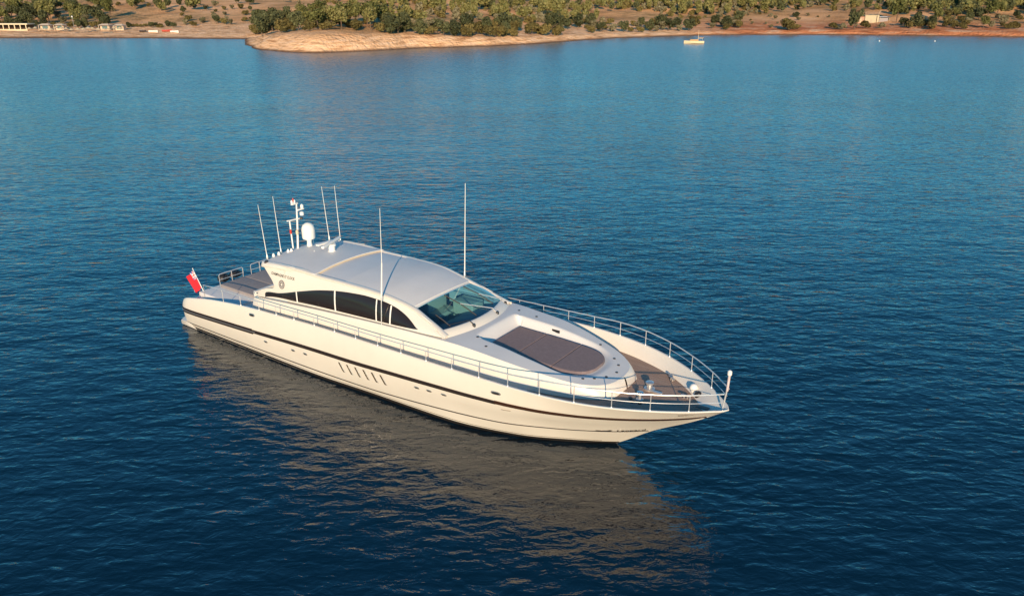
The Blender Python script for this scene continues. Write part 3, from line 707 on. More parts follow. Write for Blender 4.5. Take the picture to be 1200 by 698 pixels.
# bulwark (cap and inner face) and the deck it surrounds
cD = curve([(-.34,1.9,1.22),(.2,2.3,1.48),(1,2.62,1.70),(3.8,2.78,1.84),(6.4,2.80,2.0),(10,2.82,2.15),(14,2.84,2.28),(18,2.84,2.38),(20.5,2.72,2.42),(22,2.52,2.42),(23.0,2.26,2.42),(23.97,1.88,2.42),(24.83,1.34,2.42),(25.3,.94,2.42),(25.8,.42,2.42),(26.08,0,2.42)])
rows_s = []
for x in XS:
    g = cG(x); dx = min(x, 26.08); 
    d = cD(dx)
    inn = max(g[0] - .10, 0); dh = min(d[0], inn) if x < 26.08 else 0
    dz = d[1] if x < 26.08 else 2.42 + (x - 26.08) / .92 * .33
    dz = min(dz, g[1] + .01)
    rows_s.append([(x, g[0], g[1]), (x, max(g[0] - .03, 0), g[1] + .03), (x, inn, g[1] + .025), (x, max(inn - .03, dh), g[1] - .01 if inn > dh else g[1]), (x, dh, dz)])
mb = MB()
for s in (-1, 1): mb.grid([[(a, s * b, c) for a, b, c in r] for r in rows_s])
mb.build('bulwark', M['gelcoat'], Y, sharp=30)
mb = MB()
mb.grid([[(x, v * cD(x)[0], cD(x)[1] + .004) for v in frange(-1, 1, 9)] for x in frange(-.34, 20.4, 100)])
mb.build('side_deck', M['topcoat'], Y, sharp=30)
mb = MB()
mb.grid([[(x, v * cD(x)[0], cD(x)[1] + .004) for v in frange(-1, 1, 9)] for x in frange(20.4, 26.06, 40)])
mb.build('foredeck', M['teak'], Y, sharp=30)
# bathing platform at the stern
mb = MB(); rows = []
for y in frange(-2.88, 2.88, 31):
    xa = -.85 + .35 * (abs(y) / 2.88) ** 8
    rows.append([(.8 if abs(y) < 2.7 else .8, y, .02), (xa, y, .04), (xa - .03, y, .15), (xa, y, .25), (.3, y, .27)])
mb.grid(rows); mb.add(rows[0], [tuple(range(5))]); mb.add(rows[-1], [tuple(range(5))])
plat = mb.build('bathing_platform', M['gelcoat'], Y, sharp=50)
MB().box(-.72, -.36, -2.5, 2.5, .262, .285).build('teak_inlay', M['teak'], plat, False)
MB().box(-.40, -.352, 1.1, 1.9, .45, 1.15).build('transom_door', M['plastic'], Y, True, bevel=.02)

# ---- coach house (raised deck house with the sunpad recess)
cC = curve([(5.1,2.30,2.60),(5.5,2.40,2.70),(6,2.45,2.76),(8.3,2.48,2.97),(10.5,2.48,3.14),(13,2.45,3.30),(15.2,2.40,3.40),(17,2.31,3.42),(18,2.26,3.38),(19,2.23,3.32),(20,2.12,3.21),(21,1.90,3.07),(22,1.60,2.93),(22.5,1.30,2.88),(22.85,.92,2.85),(23.02,.50,2.84),(23.08,.0,2.84)])
cCb = curve([(5.1,2.50),(6,2.60),(13,2.62),(17,2.52),(19,2.42),(20,2.30),(21,2.06),(22,1.76),(22.6,1.42),(23,.98),(23.2,.5),(23.27,0)])
def pad_sd(x, y):
    """signed distance (approx) to the sunpad outline"""
    hb = 1.10 + .10 * sstep((x - 17.8) / 2.2) 
    cx0, cx1 = 17.8, 22.12
    # front is rounded: superellipse beyond x = 20.7
    ay = abs(y)
    if x > 20.7:
        t = (x - 20.7) / (cx1 - 20.7); r = (abs(t) ** 2.6 + (ay / hb) ** 2.6) ** (1 / 2.6)
        return (r - 1) * min(hb, cx1 - 20.7)
    return max(ay - hb, cx0 - x) if (x > cx0 or ay < hb) else math.hypot(ay - hb, cx0 - x)
def pad_z(x): return 3.03 - (x - 17.8) * .034
def top_z(x, y):
    xc = min(x, 23.0); zc = cC(xc)[1]; hb = max(cC(xc)[0], .3)
    return zc + .06 * (1 - min(1, abs(y) / hb) ** 2) * min(1, (23.08 - x) / 2)
def coach_z(x, y):
    z = top_z(x, y)
    if x < 16.9: return z
    d = pad_sd(x, y); w = .48 if x < 17.8 and abs(y) < 1.3 else .27
    k = 1 - sstep(d / w)
    return z - max(0, z - pad_z(x)) * k
mb = MB()
XC = frange(5.1, 16.6, 40)[:-1] + frange(16.6, 22.6, 120)[:-1] + frange(22.6, 23.08, 18)
NV = 91
for s in (-1, 1):
    rows = []
    for x in XC:
        hb, z = cC(x); b = cCb(x)[0] if x < 23.07 else .02; zd = cD(x)[1] - .05
        b = max(b, hb + .04)
        xx = x + (.19 * sstep((x - 22.2) / .88))
        rows.append([(xx, s * b, zd), (x + (xx - x) * .8, s * (b * .75 + hb * .25 + .02), zd + (z - zd) * .35), (x + (xx - x) * .5, s * (b * .35 + hb * .65 + .035), zd + (z - zd) * .72), (x + (xx - x) * .25, s * (b * .08 + hb * .92 + .02), zd + (z - zd) * .92), (x, s * hb, z)])
    mb.grid(rows)
mb.add([(5.1, -cCb(5.1)[0], 1.8), (5.1, -2.3, 2.6), (5.1, 2.3, 2.6), (5.1, cCb(5.1)[0], 1.8)], [(0, 1, 2, 3)])
coach = mb.build('coach_house', M['gelcoat'], Y, sharp=38)
mb = MB()
def vv(i): 
    v = -1 + 2 * i / (NV - 1); return v
mb.grid([[(x, vv(i) * cC(x)[0], coach_z(x, vv(i) * cC(x)[0]) - (0 if abs(vv(i)) < .999 else .0)) for i in range(NV)] for x in [16.42] + [q for q in XC if q > 16.45]])
mb.build('coach_top', M['topcoat'], coach, sharp=50)
# floor and coaming aft of that, inside the cabin
mb = MB(); mb.grid([[(x, v * cC(x)[0], cC(x)[1]) for v in (-1, -.86)] for x in frange(5.1, 16.5, 36)])
mb.grid([[(x, v * cC(x)[0], cC(x)[1]) for v in (.86, 1)] for x in frange(5.1, 16.5, 36)])
mb.build('coaming', M['gelcoat'], coach, sharp=50)
MB().box(7.4, 15.4, -2.05, 2.05, 1.92, 2.45).build('cabin_floor', M['interior'], Y, False)

# sunpad cushions: three sections
pad = None
def cushion(x0, x1, name='sunpad_cushion'):
    b = MB(); rows_t = []; n = 34
    for x in [x0, x0 + .006, x0 + .014] + frange(x0 + .03, x1 - .03, 22) + [x1 - .014, x1 - .006, x1]:
        # half breadth of the outline at x
        lo, hi = 0.0, 1.4
        for _ in range(24):
            mid = (lo + hi) / 2
            if pad_sd(x, mid) < -.02: lo = mid
            else: hi = mid
        hb = lo
        r = []
        for i in range(n):
            v = -1 + 2 * i / (n - 1); y = v * hb
            e = min((1 - abs(v)) * hb, (x - x0) * 5, (x1 - x) * 5) / .06; k = math.sqrt(max(0, 1 - (1 - min(1, e)) ** 2))
            r.append((x, y, pad_z(x) + .01 + .095 * k))
        rows_t.append(r)
    b.grid(rows_t)
    return b.build(name, M['cushion'], Y, sharp=60)
cushion(17.83, 19.11); cushion(19.13, 20.69); cushion(20.71, 22.09)

# ---- deck house wall (window band) up to the roof edge
cE = curve([(5.6,2.06,4.22),(6.2,2.10,4.30),(7,2.12,4.36),(9,2.08,4.42),(11,2.06,4.45),(12,2.05,4.45),(13,2.02,4.41),(14,1.94,4.27),(14.7,1.91,4.12),(15.5,1.99,3.86),(16.2,2.08,3.62),(16.62,2.16,3.47)])
cF = curve([(5.1,2.28,2.64),(6,2.36,2.80),(8.3,2.38,3.02),(10.5,2.38,3.18),(13,2.36,3.33),(15.2,2.32,3.43),(16.62,2.2,3.46)])
def wall_pt(x, v, off=0):
    a, b = cF(x), cE(x); bul = math.sin(math.pi * min(max(v, 0), 1)) * .05
    return (a[0] + (b[0] - a[0]) * v + bul + off, a[1] + (b[1] - a[1]) * v)
def wall_y(x, z, off=0):
    a, b = cF(x), cE(x); return wall_pt(x, (z - a[1]) / max(b[1] - a[1], .02), off)[0]
aft = curve([(0, 5.35), (.12, 5.45), (.26, 5.9), (.36, 6.72), (.5, 6.62), (.8, 6.12), (1.0, 5.72)])
mb = MB()
for s in (-1, 1):
    for off, fl in ((0, 0), (-.12, 1)):
        rows = []
        for v in frange(0, 1, 22):
            xa = aft(v)[0]; r = []
            for u in frange(0, 1, 60):
                x = xa + (16.60 - xa) * u; p = wall_pt(x, v, off); r.append((x, s * p[0], p[1]))
            rows.append(r)
        mb.grid(rows)
        if off == 0: edge0 = [r[0] for r in rows]
        else: mb.grid([edge0, [r[0] for r in rows]])
house_w = mb.build('deck_house_side', M['gelcoat'], Y, sharp=35)

wb = curve([(6.0,2.80),(6.02,2.82),(8.27,3.09),(10.5,3.25),(13,3.38),(14.4,3.45),(15.1,3.50),(15.28,3.53)])
wt = curve([(6.0,2.99),(6.3,3.12),(7.0,3.33),(8.4,3.62),(9.6,3.90),(10.68,4.09),(11.6,4.19),(12.4,4.235),(13.26,4.20),(13.9,4.09),(14.4,3.94),(14.9,3.72),(15.2,3.56),(15.28,3.53)])
wt2 = curve([(6.0,2.99),(6.1,3.07),(7.0,3.22),(8.4,3.60),(9.6,3.90),(10.68,4.09),(11.6,4.19),(12.4,4.235),(13.26,4.20),(13.9,4.09),(14.4,3.94),(14.9,3.72),(15.2,3.56),(15.28,3.53)])
def side_window(s, x0, x1):
    b = MB(); rows = []
    for x in frange(x0, x1, 26):
        z0, z1 = wb(x)[0], max(wt2(x)[0], wb(x)[0] + .01)
        rows.append([(x, s * wall_y(x, z0 + (z1 - z0) * k, .008 if 0 < k < 1 else .001), z0 + (z1 - z0) * k) for k in (0, .02, .35, .65, .98, 1)])
    b.grid(rows); return b.build('side_window', M['sideglass'], house_w, sharp=50)
for s in (-1, 1):
    edges = [6.0, 8.23, 10.67, 13.05, 13.79, 15.28]
    for a, b in zip(edges, edges[1:]): side_window(s, a, b)
    for x_, wd in ((8.23, .07), (10.67, .08), (13.05, .06), (13.79, .07)):
        q = MB(); rows = []
        for k in frange(0, 1, 7):
            z = wb(x_)[0] + (wt2(x_)[0] - wb(x_)[0]) * k; xx = x_ + .05 - .14 * k * (wt2(x_)[0] - wb(x_)[0]) / .9
            rows.append([(xx + dx, s * wall_y(xx + dx, z, o_), z) for dx, o_ in ((-wd / 2, .004), (-wd / 2 + .01, .02), (wd / 2 - .01, .02), (wd / 2, .004))])
        q.grid(rows).build('mullion', M['plastic'], house_w, False)

# ---- roof: sliding sunroof panels forward, thicker hardtop aft
def roof_z(x, v):
    hb, z = cE(x); return z + .13 * (1 - abs(v) ** 2.2)
def roof_sheet(x0f, x1, lift, name, m, hbf=1.0, th=.06, parent=Y, n=30):
    b = MB(); rows = []
    for i in range(n):
        u = i / (n - 1); r = []
        for v in frange(-1, 1, 25):
            x0 = x0f(v) if callable(x0f) else x0f; x = x0 + (x1(v) - x0) * u if callable(x1) else x0 + (x1 - x0) * u
            hb = cE(x)[0] * hbf
            r.append((x, v * hb, roof_z(x, v) + lift))
        rows.append(r)
    b.grid(rows)
    und = [[(p[0], p[1], p[2] - th) for p in r] for r in rows]
    b.grid(und, True)
    for ring in (lambda q: q[0], lambda q: q[-1]): b.grid([ring(rows), ring(und)])
    b.grid([[r[0] for r in rows], [r[0] for r in und]]); b.grid([[r[-1] for r in rows], [r[-1] for r in und]])
    return b.build(name, m, parent, sharp=40)
roof = roof_sheet(8.6, lambda v: 14.72 + .10 * (1 - v * v), .0, 'roof', M['sunroof'], 1.0, .06)
roof_sheet(11.0, lambda v: 14.66 + .10 * (1 - v * v), .05, 'sunroof_panel', M['topcoat'], .95, .045, roof)
ht = roof_sheet(lambda v: 5.55 + .5 * abs(v) ** 5, lambda v: 9.3 - .08 * (1 - v * v), .10, 'hardtop', M['topcoat'], 1.0, .17)
mb = MB(); mb.grid([[(9.3 - .08 * (1 - v * v) + dx, v * cE(9.3)[0] * .97, roof_z(9.3, v) + dz) for dx, dz in ((.0, .07), (.02, .06), (.035, .01), (.01, .0))] for v in frange(-.97, .97, 31)])  # added cream strip: warm sunlight on the hardtop's front step, put into colour
mb.build('sunlit_step_strip', M['cream'], ht, sharp=60)
# white rim that carries the roof edge along each side, widening into the arch wing
mb = MB()
for s in (-1, 1):
    mb.grid([[(x, s * (cE(x)[0] + dy), cE(x)[1] + dz + .09 * (1 - sstep((x - 8.2) / 1.6))) for dy, dz in ((.0, -.10), (.045, -.03), (.035, .03), (-.04, .06), (-.13, .065), (-.2, .02))] for x in frange(5.72, 16.6, 70)])
mb.build('roof_rim', M['gelcoat'], roof, sharp=45)
for s in (-1, 1):       # rolled wing lip over the name, with a shadow gap below
    MB().grid([[(x, s * (cE(x)[0] + dy * k), cE(x)[1] + dz) for dy, dz in ((.02, -.10), (.10, -.07), (.12, -.0), (.06, .10), (-.1, .155))] for x, k in [(5.68, .3)] + [(5.75 + 2.3 * t, 1 - t * t) for t in frange(0, 1, 16)]]).build('wing_lip', M['gelcoat'], ht, sharp=45)

# ---- windshield
def ws_pt(u, v):
    """u 0 roof edge .. 1 lower edge; v -1..1 across"""
    xt, xb = 14.76 + .10 * (1 - v * v), 16.22 + .50 * (1 - abs(v) ** 2.0)
    yt, yb = 1.87 * v, 2.03 * v
    zt, zb = cE(14.75)[1] - .01 + .13 * (1 - abs(v) ** 2.2), 3.60 + .05 * (1 - v * v)
    return Vector((xt + (xb - xt) * u, yt + (yb - yt) * u, zt + (zb - zt) * u + .06 * math.sin(math.pi * u)))
mb = MB(); mb.grid([[ws_pt(u, v) for v in frange(-1, 1, 31)] for u in frange(0, 1, 12)])
wsh = mb.build('windshield', M['windshield'], Y, sharp=60)
# pillars between glass and side wall, and the cowl under the glass
for s in (-1, 1):
    MB().grid([[ws_pt(u, s * .985) + Vector((0, 0, .012)), ws_pt(u, s * 1.0) + Vector((0, s * .03, .03)), Vector((lambda x: (x, s * (cE(x)[0] + .03), cE(x)[1] + .02))(ws_pt(u, s).x + .04))] for u in frange(-.03, 1.05, 14)]).build('pillar', M['gelcoat'], wsh, sharp=50)
mb = MB()
rows = []
for v in frange(-1.06, 1.06, 41):
    p = ws_pt(1.0, max(-1, min(1, v))); p.y = 2.03 * v
    if abs(v) > 1: p.x -= (abs(v) - 1) * 2.0
    q = Vector((p.x + .36, p.y * 1.03, 0)); q.z = top_z(q.x, q.y) - .01
    rows.append([p + Vector((-.12, 0, -.06)), p + Vector((-.03, 0, .03)), p + Vector((.05, 0, .028)), (p + Vector((.05, 0, .02))) * .45 + q * .55 + Vector((0, 0, .02)), q])
mb.grid(rows); mb.build('cowl', M['gelcoat'], wsh, sharp=50)
# wipers: boot, arm and blade
def wiper(vboot, vblade, u0, u1, um, long=True):
    boot = ws_pt(1.13, vboot)
    a = MB().tube([boot + Vector((0, 0, .05)), ws_pt(1.0, vboot) + Vector((0, 0, .08)), ws_pt(um, vblade) + Vector((0, 0, .07))], .024, 7, .015).build('wiper_arm', M['rail'] if long else M['black'], wsh)
    MB().tube([ws_pt(u0, vblade) + Vector((0, 0, .035)), ws_pt((u0 + u1) / 2, vblade + .01) + Vector((0, 0, .045)), ws_pt(u1, vblade + .02) + Vector((0, 0, .035))], .022, 6).build('wiper_blade', M['darksteel'], a)
    MB().lathe(tuple(boot), [(.07, -.05), (.07, .05), (.04, .09)], 12).build('wiper_boot', M['black'], a)
wiper(.38, -.13, .05, .93, .5); wiper(.92, .56, .05, .9, .5); wiper(-.38, -.80, .5, .95, .93, False)

# ---- interior seen through the windshield
MB().add([(15.0, -1.95, 3.05), (16.5, -2.0, 3.44), (16.9, 0, 3.46), (16.5, 2.0, 3.44), (15.0, 1.95, 3.05), (15.0, -1.95, 2.4), (15.0, 1.95, 2.4)],
         [(0, 1, 2, 3, 4), (0, 4, 6, 5)]).build('dashboard', M['interior'], Y, False)
def helm_seat(x, y, w, name='helm_seat'):
    s = MB().box(x - .3, x + .3, y - w, y + w, 2.85, 3.02).build(name, M['cream'], Y, True, bevel=.05)
    MB().box(x - .42, x - .28, y - w, y + w, 2.95, 3.75).build('backrest', M['cream'], s, True, bevel=.05)
    MB().box(x - .15, x + .15, y - .15, y + .15, 2.44, 2.86).build('pedestal', M['interior'], s, False)
MB().box(14.2, 15.3, 1.15, 1.95, 2.46, 3.42).build('helm_console', M['cream'], Y, True, bevel=.08)
helm_seat(13.9, -1.0, .45); helm_seat(14.0, .75, .6)
MB().box(11.2, 13.3, 1.2, 1.9, 2.44, 3.0).build('sofa', M['cream'], Y, True, bevel=.06)
wc = MB(); rg = [Vector((15.0 + .1 * math.sin(t), -1.0 + .2 * math.cos(t), 3.25 + .2 * math.sin(t))) for t in frange(0, 2 * math.pi, 17)]
wc.tube(rg, .02, 6).build('steering_wheel', M['black'], Y)
# aft bulkhead with sliding glass door
b_ = MB().box(7.35, 7.45, -2.2, -1.0, 1.9, 4.3).box(7.35, 7.45, 1.0, 2.2, 1.9, 4.3).build('aft_bulkhead', M['gelcoat'], Y, False)
MB().box(7.38, 7.42, -1.0, 1.0, 1.95, 4.3).build('sliding_door', M['sideglass'], Y, False)

# ---- stern deck: sunpad, cockpit seats, step
sp1 = MB().box(.95, 4.0, -2.5, 2.5, 1.6, 1.96).build('stern_pad_base', M['topcoat'], Y, True, bevel=.06)
for (y0, y1) in ((-1.45, -.01), (.01, 1.45)):
    MB().box(1.15, 3.9, y0, y1, 1.95, 2.10).build('stern_cushion', M['cushion_grey'], sp1, True, bevel=.045)
st = MB().box(4.25, 5.0, -.2, 2.2, 1.6, 2.20).build('cockpit_seat', M['gelcoat'], Y, True, bevel=.05)
MB().box(4.32, 4.95, -.1, 2.1, 2.19, 2.31).build('seat_cushion', M['maroon'], st, True, bevel=.04)
MB().box(4.02, 4.24, -1.6, 2.2, 1.6, 2.42).build('seat_back', M['gelcoat'], st, True, bevel=.05)
MB().box(.35, .95, -2.2, 2.2, 1.40, 1.76).build('transom_step', M['gelcoat'], Y, True, bevel=.06)

# ---- guard rails
rail_top = curve([(5.75,.43),(9.7,.38),(12.5,.37),(16.3,.42),(18.8,.45),(20.1,.49),(21.4,.58),(22.5,.61),(25,.60),(26.8,.62)])
STX = [5.05, 6.4, 7.6, 8.8, 10.1, 11.35, 12.6, 13.85, 15.1, 16.39, 17.64, 18.89, 20.14, 21.39, 22.62, 23.82, 24.94, 25.99]
for s in (-1, 1):
    def gp(x, dz): g = cG(x); return Vector((x, s * (max(g[0] - .06, 0)), g[1] + .02 + dz))
    top = [gp(x, rail_top(x)[0]) for x in frange(5.75, 26.85, 90)]
    if s < 0: pass
    r = MB().tube([gp(3.8, .6), gp(4.8, .5)] + top, .021, 8).build('guard_rail', M['rail'], Y)
    MB().tube([gp(x, rail_top(x)[0] * .5) for x in frange(17.64, 26.8, 60)], .010, 6).build('mid_wire', M['rail'], r)
    for x in STX:
        h = rail_top(max(x, 5.75))[0]
        MB().tube([gp(x, -.02), gp(x, h)], .016, 7).lathe(tuple(gp(x, -.03)), [(.04, 0), (.04, .05), (.022, .075)], 10).build('stanchion', M['rail'], r)
    # aft quarter rail
    q = MB().tube([gp(2.2, .12), gp(2.2, .72), gp(3.0, .66), gp(3.8, .6)], .018, 7).tube([gp(3.7, -.02), gp(3.7, .6)], .016, 7)
    q.build('quarter_rail', M['rail'], r)
def stern_rail(y0, y1, x, posts):
    b = MB(); z0 = 1.96; h = .60
    b.tube([(x, y0, z0), (x, y0, z0 + h - .05), (x, y0 + .06, z0 + h), (x, y1 - .06, z0 + h), (x, y1, z0 + h - .05), (x, y1, z0)], .024, 8)
    b.tube([(x, y0, z0 + .3), (x, y1, z0 + .3)], .014, 6)
    for p in posts: b.tube([(x, p, z0), (x, p, z0 + h)], .022, 8)
    b.build('stern_rail', M['rail'], Y)
stern_rail(-1.35, .05, 1.0, [-.62]); stern_rail(.55, 1.7, 1.0, [1.1])
# bow post with light
bl = MB().tube([(26.78, 0, 2.76), (26.86, 0, 3.5)], .028, 8).build('bow_staff', M['rail'], Y)
MB().tube([(26.86, 0, 3.45), (26.88, 0, 4.02)], .042, 10).build('staff_cover', mat('pinkish_cover', (.62, .50, .50), .7, noise_amt=.15, nscale=9), bl)
MB().lathe((26.88, 0, 4.02), [(.04, 0), (.075, .03), (.075, .15), (.03, .19)], 12).build('bow_light', M['plastic'], bl)

# ---- deck hardware forward
def lath(name, c, prof, m, parent=Y, n=16): return MB().lathe(c, prof, n).build(name, m, parent)
wl_ = lath('windlass', (23.95, .38, 2.425), [(.20, 0), (.20, .05), (.11, .08), (.09, .2), (.15, .23), (.15, .29), (.05, .32)], M['steel'])
MB().box(23.95, 24.5, .2, .33, 2.43, 2.49).build('chain_guide', M['steel'], wl_, True, bevel=.02)
c2 = lath('capstan', (24.0, -.52, 2.425), [(.13, 0), (.13, .04), (.08, .08), (.07, .22), (.12, .26), (.12, .3), (.03, .33)], M['steel'])
lath('foot_switch', (23.85, -.78, 2.425), [(.07, 0), (.07, .03), (.02, .04)], M['black'])
lath('foot_switch', (23.7, -.62, 2.425), [(.07, 0), (.07, .03), (.02, .04)], M['black'])
lath('foot_switch', (24.12, -.75, 2.425), [(.07, 0), (.07, .03), (.02, .04)], M['black'])
def cleat(x, y, z, rz):
    o = MB().tube([(-.17, 0, .1), (-.1, 0, .12), (.1, 0, .12), (.17, 0, .1)], .028, 8).tube([(-.06, 0, 0), (-.06, 0, .12)], .028, 8).tube([(.06, 0, 0), (.06, 0, .12)], .028, 8).build('cleat', M['steel'], Y)
    o.location = (x, y, z); o.rotation_euler = (0, 0, rz)
for a in ((24.35, 1.42, 2.45, -.6), (24.2, 1.62, 2.45, -.6), (24.35, -1.42, 2.45, .6), (25.3, .45, 2.45, 0)): cleat(*a)
lath('searchlight', (25.35, 1.02, 2.50), [(.09, 0), (.09, .05), (.14, .08), (.15, .17), (.10, .26), (.03, .29)], M['plastic'])
lath('searchlight_lens', (25.62, .82, 2.45), [(.13, 0), (.14, .1), (.10, .18), (.03, .2)], M['black'])
hb_ = MB().box(25.9, 26.35, -.18, .02, 2.60, 2.63).build('anchor_hatch', M['darksteel'], Y, True, bevel=.01)
# small deck lights and fittings round the coach top
for (px_, py_) in ((22.55, .62), (22.75, .10), (22.62, -.45), (22.35, -.85), (22.05, -1.15), (22.2, .95), (18.2, -1.75), (17.5, -1.35), (17.3, 1.75), (18.2, 1.7), (21.3, 1.5)):
    z = top_z(px_, py_); MB().lathe((px_, py_, z - .01), [(.055, 0), (.055, .022), (.03, .03)], 12).build('deck_fitting', M['darksteel'], coach)
# black vent in the recess rim
MB().box(19.2, 19.55, 1.31, 1.34, 3.13, 3.24).build('speaker_grille', M['black'], coach, False)

# ---- hull fittings
def oval_fit(x, z, L, H, m, name, side=-1, tilt=0.05):
    b = MB(); n = 20; ring = []
    for k in range(n):
        t = 2 * math.pi * k / n; c, s = math.cos(t), math.sin(t)
        dx = L / 2 * abs(c) ** .7 * (1 if c > 0 else -1); dz = H / 2 * abs(s) ** .7 * (1 if s > 0 else -1) + dx * tilt
        ring.append((x + dx, z + dz))
    o = [(a, side * (hull_y(a, b_) + .015), b_) for a, b_ in ring]; i = [(x + (a - x) * .8, side * (hull_y(a, b_) + .022), z + (b_ - z) * .7) for a, b_ in ring]
    w = [(a, side * (hull_y(a, b_) - .02), b_) for a, b_ in ring]
    b.grid([w + w[:1], o + o[:1], i + i[:1]]); b.add(i, [tuple(range(n))])
    return b.build(name, m, hull, sharp=50)
for sd_ in (-1, 1):
    for x, z in ((5.98, 2.19), (19.66, 2.50)):
        f = oval_fit(x, z, .42, .15, M['steel'], 'fairlead', sd_, .06); g_ = oval_fit(x, z, .30, .085, M['black'], 'fairlead_opening', sd_, .06)
        g_.scale = (1, 1.004, 1)
    oval_fit(25.85, 2.60, .42, .05, M['darksteel'], 'anchor_slot', sd_, -.05)
    for x, z in ((6.69, 1.03), (8.58, 1.12), (9.39, 1.17), (15.82, 1.50), (16.44, 1.55), (17.16, 1.60)):
        oval_fit(x, z, .26, .12, M['steel'], 'exhaust_port', sd_, .06)
        oval_fit(x, z - .01, .15, .07, M['darksteel'], 'port_hole', sd_, .06).scale = (1, 1.004, 1)
    oval_fit(19.86, 1.72, .4, .07, mat('faint_grey_emblem', (.42, .36, .30), .5), 'faint_emblem', sd_, .06)
    for i in range(6):
        x0 = 11.48 + i * .475; dz = .022 * i
        rows = [[(x0 + .15 * (1 - k) + w_, sd_ * (hull_y(x0 + .15 * (1 - k) + w_, z) + o_), z) for w_, o_ in ((0, .003), (.012, .012), (.093, .012), (.105, .003))] for k, z in [(k, .93 + dz + k * .46) for k in frange(0, 1, 6)]]
        MB().grid(rows).build('vent_slot', mat('vent_shadow', (.07, .045, .02), .5) if i == 0 and sd_ == -1 else bpy.data.materials['vent_shadow'], hull, sharp=60)
        rows = [[(x0 + .15 * (1 - k) + w_, sd_ * (hull_y(x0 + .15 * (1 - k) + w_, z) + o_), z) for w_, o_ in ((.105, .003), (.12, .022), (.145, .003))] for k, z in [(k, .93 + dz + k * .46) for k in frange(0, 1, 6)]]
        MB().grid(rows).build('vent_trim', M['steel'], hull, sharp=60)

# ---- name and emblems
def text_mesh(txt, size, fn, m, parent, name, bold=False, shear=0, spacing=1.0):
    cu = bpy.data.curves.new('t', 'FONT'); cu.body = txt; cu.size = size; cu.shear = shear; cu.space_character = spacing
    cu.offset = .002 if bold else 0; cu.resolution_u = 3
    to = bpy.data.objects.new('t', cu); C.objects.link(to); bpy.context.view_layer.update()
    dg = bpy.context.evaluated_depsgraph_get(); me = bpy.data.meshes.new_from_object(to.evaluated_get(dg))
    bpy.data.objects.remove(to)
    w = max(v.co.x for v in me.vertices)
    for v in me.vertices: v.co = fn(v.co.x, v.co.y, w)
    me.materials.clear(); me.update()
    return link(name, me, m, parent, False)
def on_wall(x, z, s, off=.012): return Vector((x, s * wall_y(x, z, off), z))
for s in (-1, 1):
    def fn(u, v, w, s=s):
        k = u / w; x = 6.45 + 1.6 * k if s < 0 else 8.05 - 1.6 * k
        return on_wall(x, 3.975 + .03 * (x - 6.48) / 1.5 + v, s)
    text_mesh("CHAMPAGNE O' CLOCK", .17, fn, M['ink'], house_w, 'name_lettering', True)
    cx, cz = 7.22, 3.66
    def disc(r0, r1, off, m, name, n=28, r=None):
        b = MB(); o = []; i = []
        for k in range(n + 1):
            t = 2 * math.pi * k / n
            o.append(on_wall(cx + r1 * math.cos(t), cz + r1 * math.sin(t), s, off)); i.append(on_wall(cx + r0 * math.cos(t), cz + r0 * math.sin(t), s, off))
        b.grid([o, i]); return b.build(name, m, house_w, False)
    grey_ink = M.setdefault('grey_ink', mat('grey_emblem_ink', (.11, .085, .09), .5))
    disc(.065, .155, .012, grey_ink, 'round_emblem'); disc(.165, .195, .012, grey_ink, 'emblem_ring')
    b = MB()
    for k in range(12):
        t = 2 * math.pi * k / 12; q = [on_wall(cx + rr * math.cos(t + dt), cz + rr * math.sin(t + dt), s, .016) for rr, dt in ((.10, -.12), (.15, -.12), (.15, .12), (.10, .12))]
        b.add(q, [(0, 1, 2, 3)])
    b.build('emblem_dots', M['plastic'], house_w, False)
    # script-like mark on the bow: a leaping long shape followed by slanted lettering
    def fb(u, v, w, s=s):
        x = 23.30 + .95 * u / w if s < 0 else 24.25 - .95 * u / w; z = 1.02 + .10 * (x - 23.3) + v
        return Vector((x, s * (hull_y(x, z) + .016), z))
    text_mesh('Leopard', .16, fb, M['ink'], hull, 'bow_lettering', True, .35)
    b = MB(); cat = [(0, .0), (.10, .05), (.30, .03), (.5, .045), (.62, .09), (.70, .05), (.60, .0), (.52, -.04), (.44, .0), (.26, -.01), (.18, -.06), (.10, -.01)]
    pts = []
    for (u, v) in cat:
        x = 22.62 + u * .85; z = 1.0 + v * .9 + .06 * u; pts.append((x, s * (hull_y(x, z) + .02), z))
    b.add(pts, [tuple(range(len(pts)))]); b.build('bow_emblem', M['ink'], hull, False)

# ---- roof gear
def whip(base, top, r=.02, name='whip_antenna'):
    b = Vector(base); t = Vector(top)
    o = MB().tube([b, b + (t - b) * .5, t], r, 6, r * .45).build(name, M['plastic'], Y)
    MB().lathe(tuple(b), [(.06, -.05), (.06, .03), (.035, .14), (.02, .2)], 10).build('antenna_mount', M['steel'], o)
whip((5.62, -1.71, 4.42), (5.6, -1.84, 6.97)); whip((5.62, -.92, 4.50), (5.6, -1.0, 7.18))
whip((5.9, 1.80, 4.47), (5.85, 1.66, 7.15)); whip((6.45, 2.02, 4.45), (6.4, 1.98, 7.2))
whip((14.2, 2.05, 4.27), (14.31, 2.1, 8.35), .026)
t_ = MB().tube([(13.42, -2.43, 2.9), (13.46, -2.33, 4.6)], .022, 7).build('antenna_pole', M['rail'], Y)
MB().tube([(13.46, -2.33, 4.5), (13.52, -2.25, 5.9)], .034, 7, .026).build('antenna_sleeve', M['plastic'], t_)
MB().tube([(13.52, -2.25, 5.9), (13.56, -2.2, 8.1)], .016, 6, .008).build('antenna_tip', M['plastic'], t_)
MB().box(13.36, 13.50, -2.52, -2.40, 2.86, 2.94).build('antenna_foot', M['darksteel'], t_, True, bevel=.01)
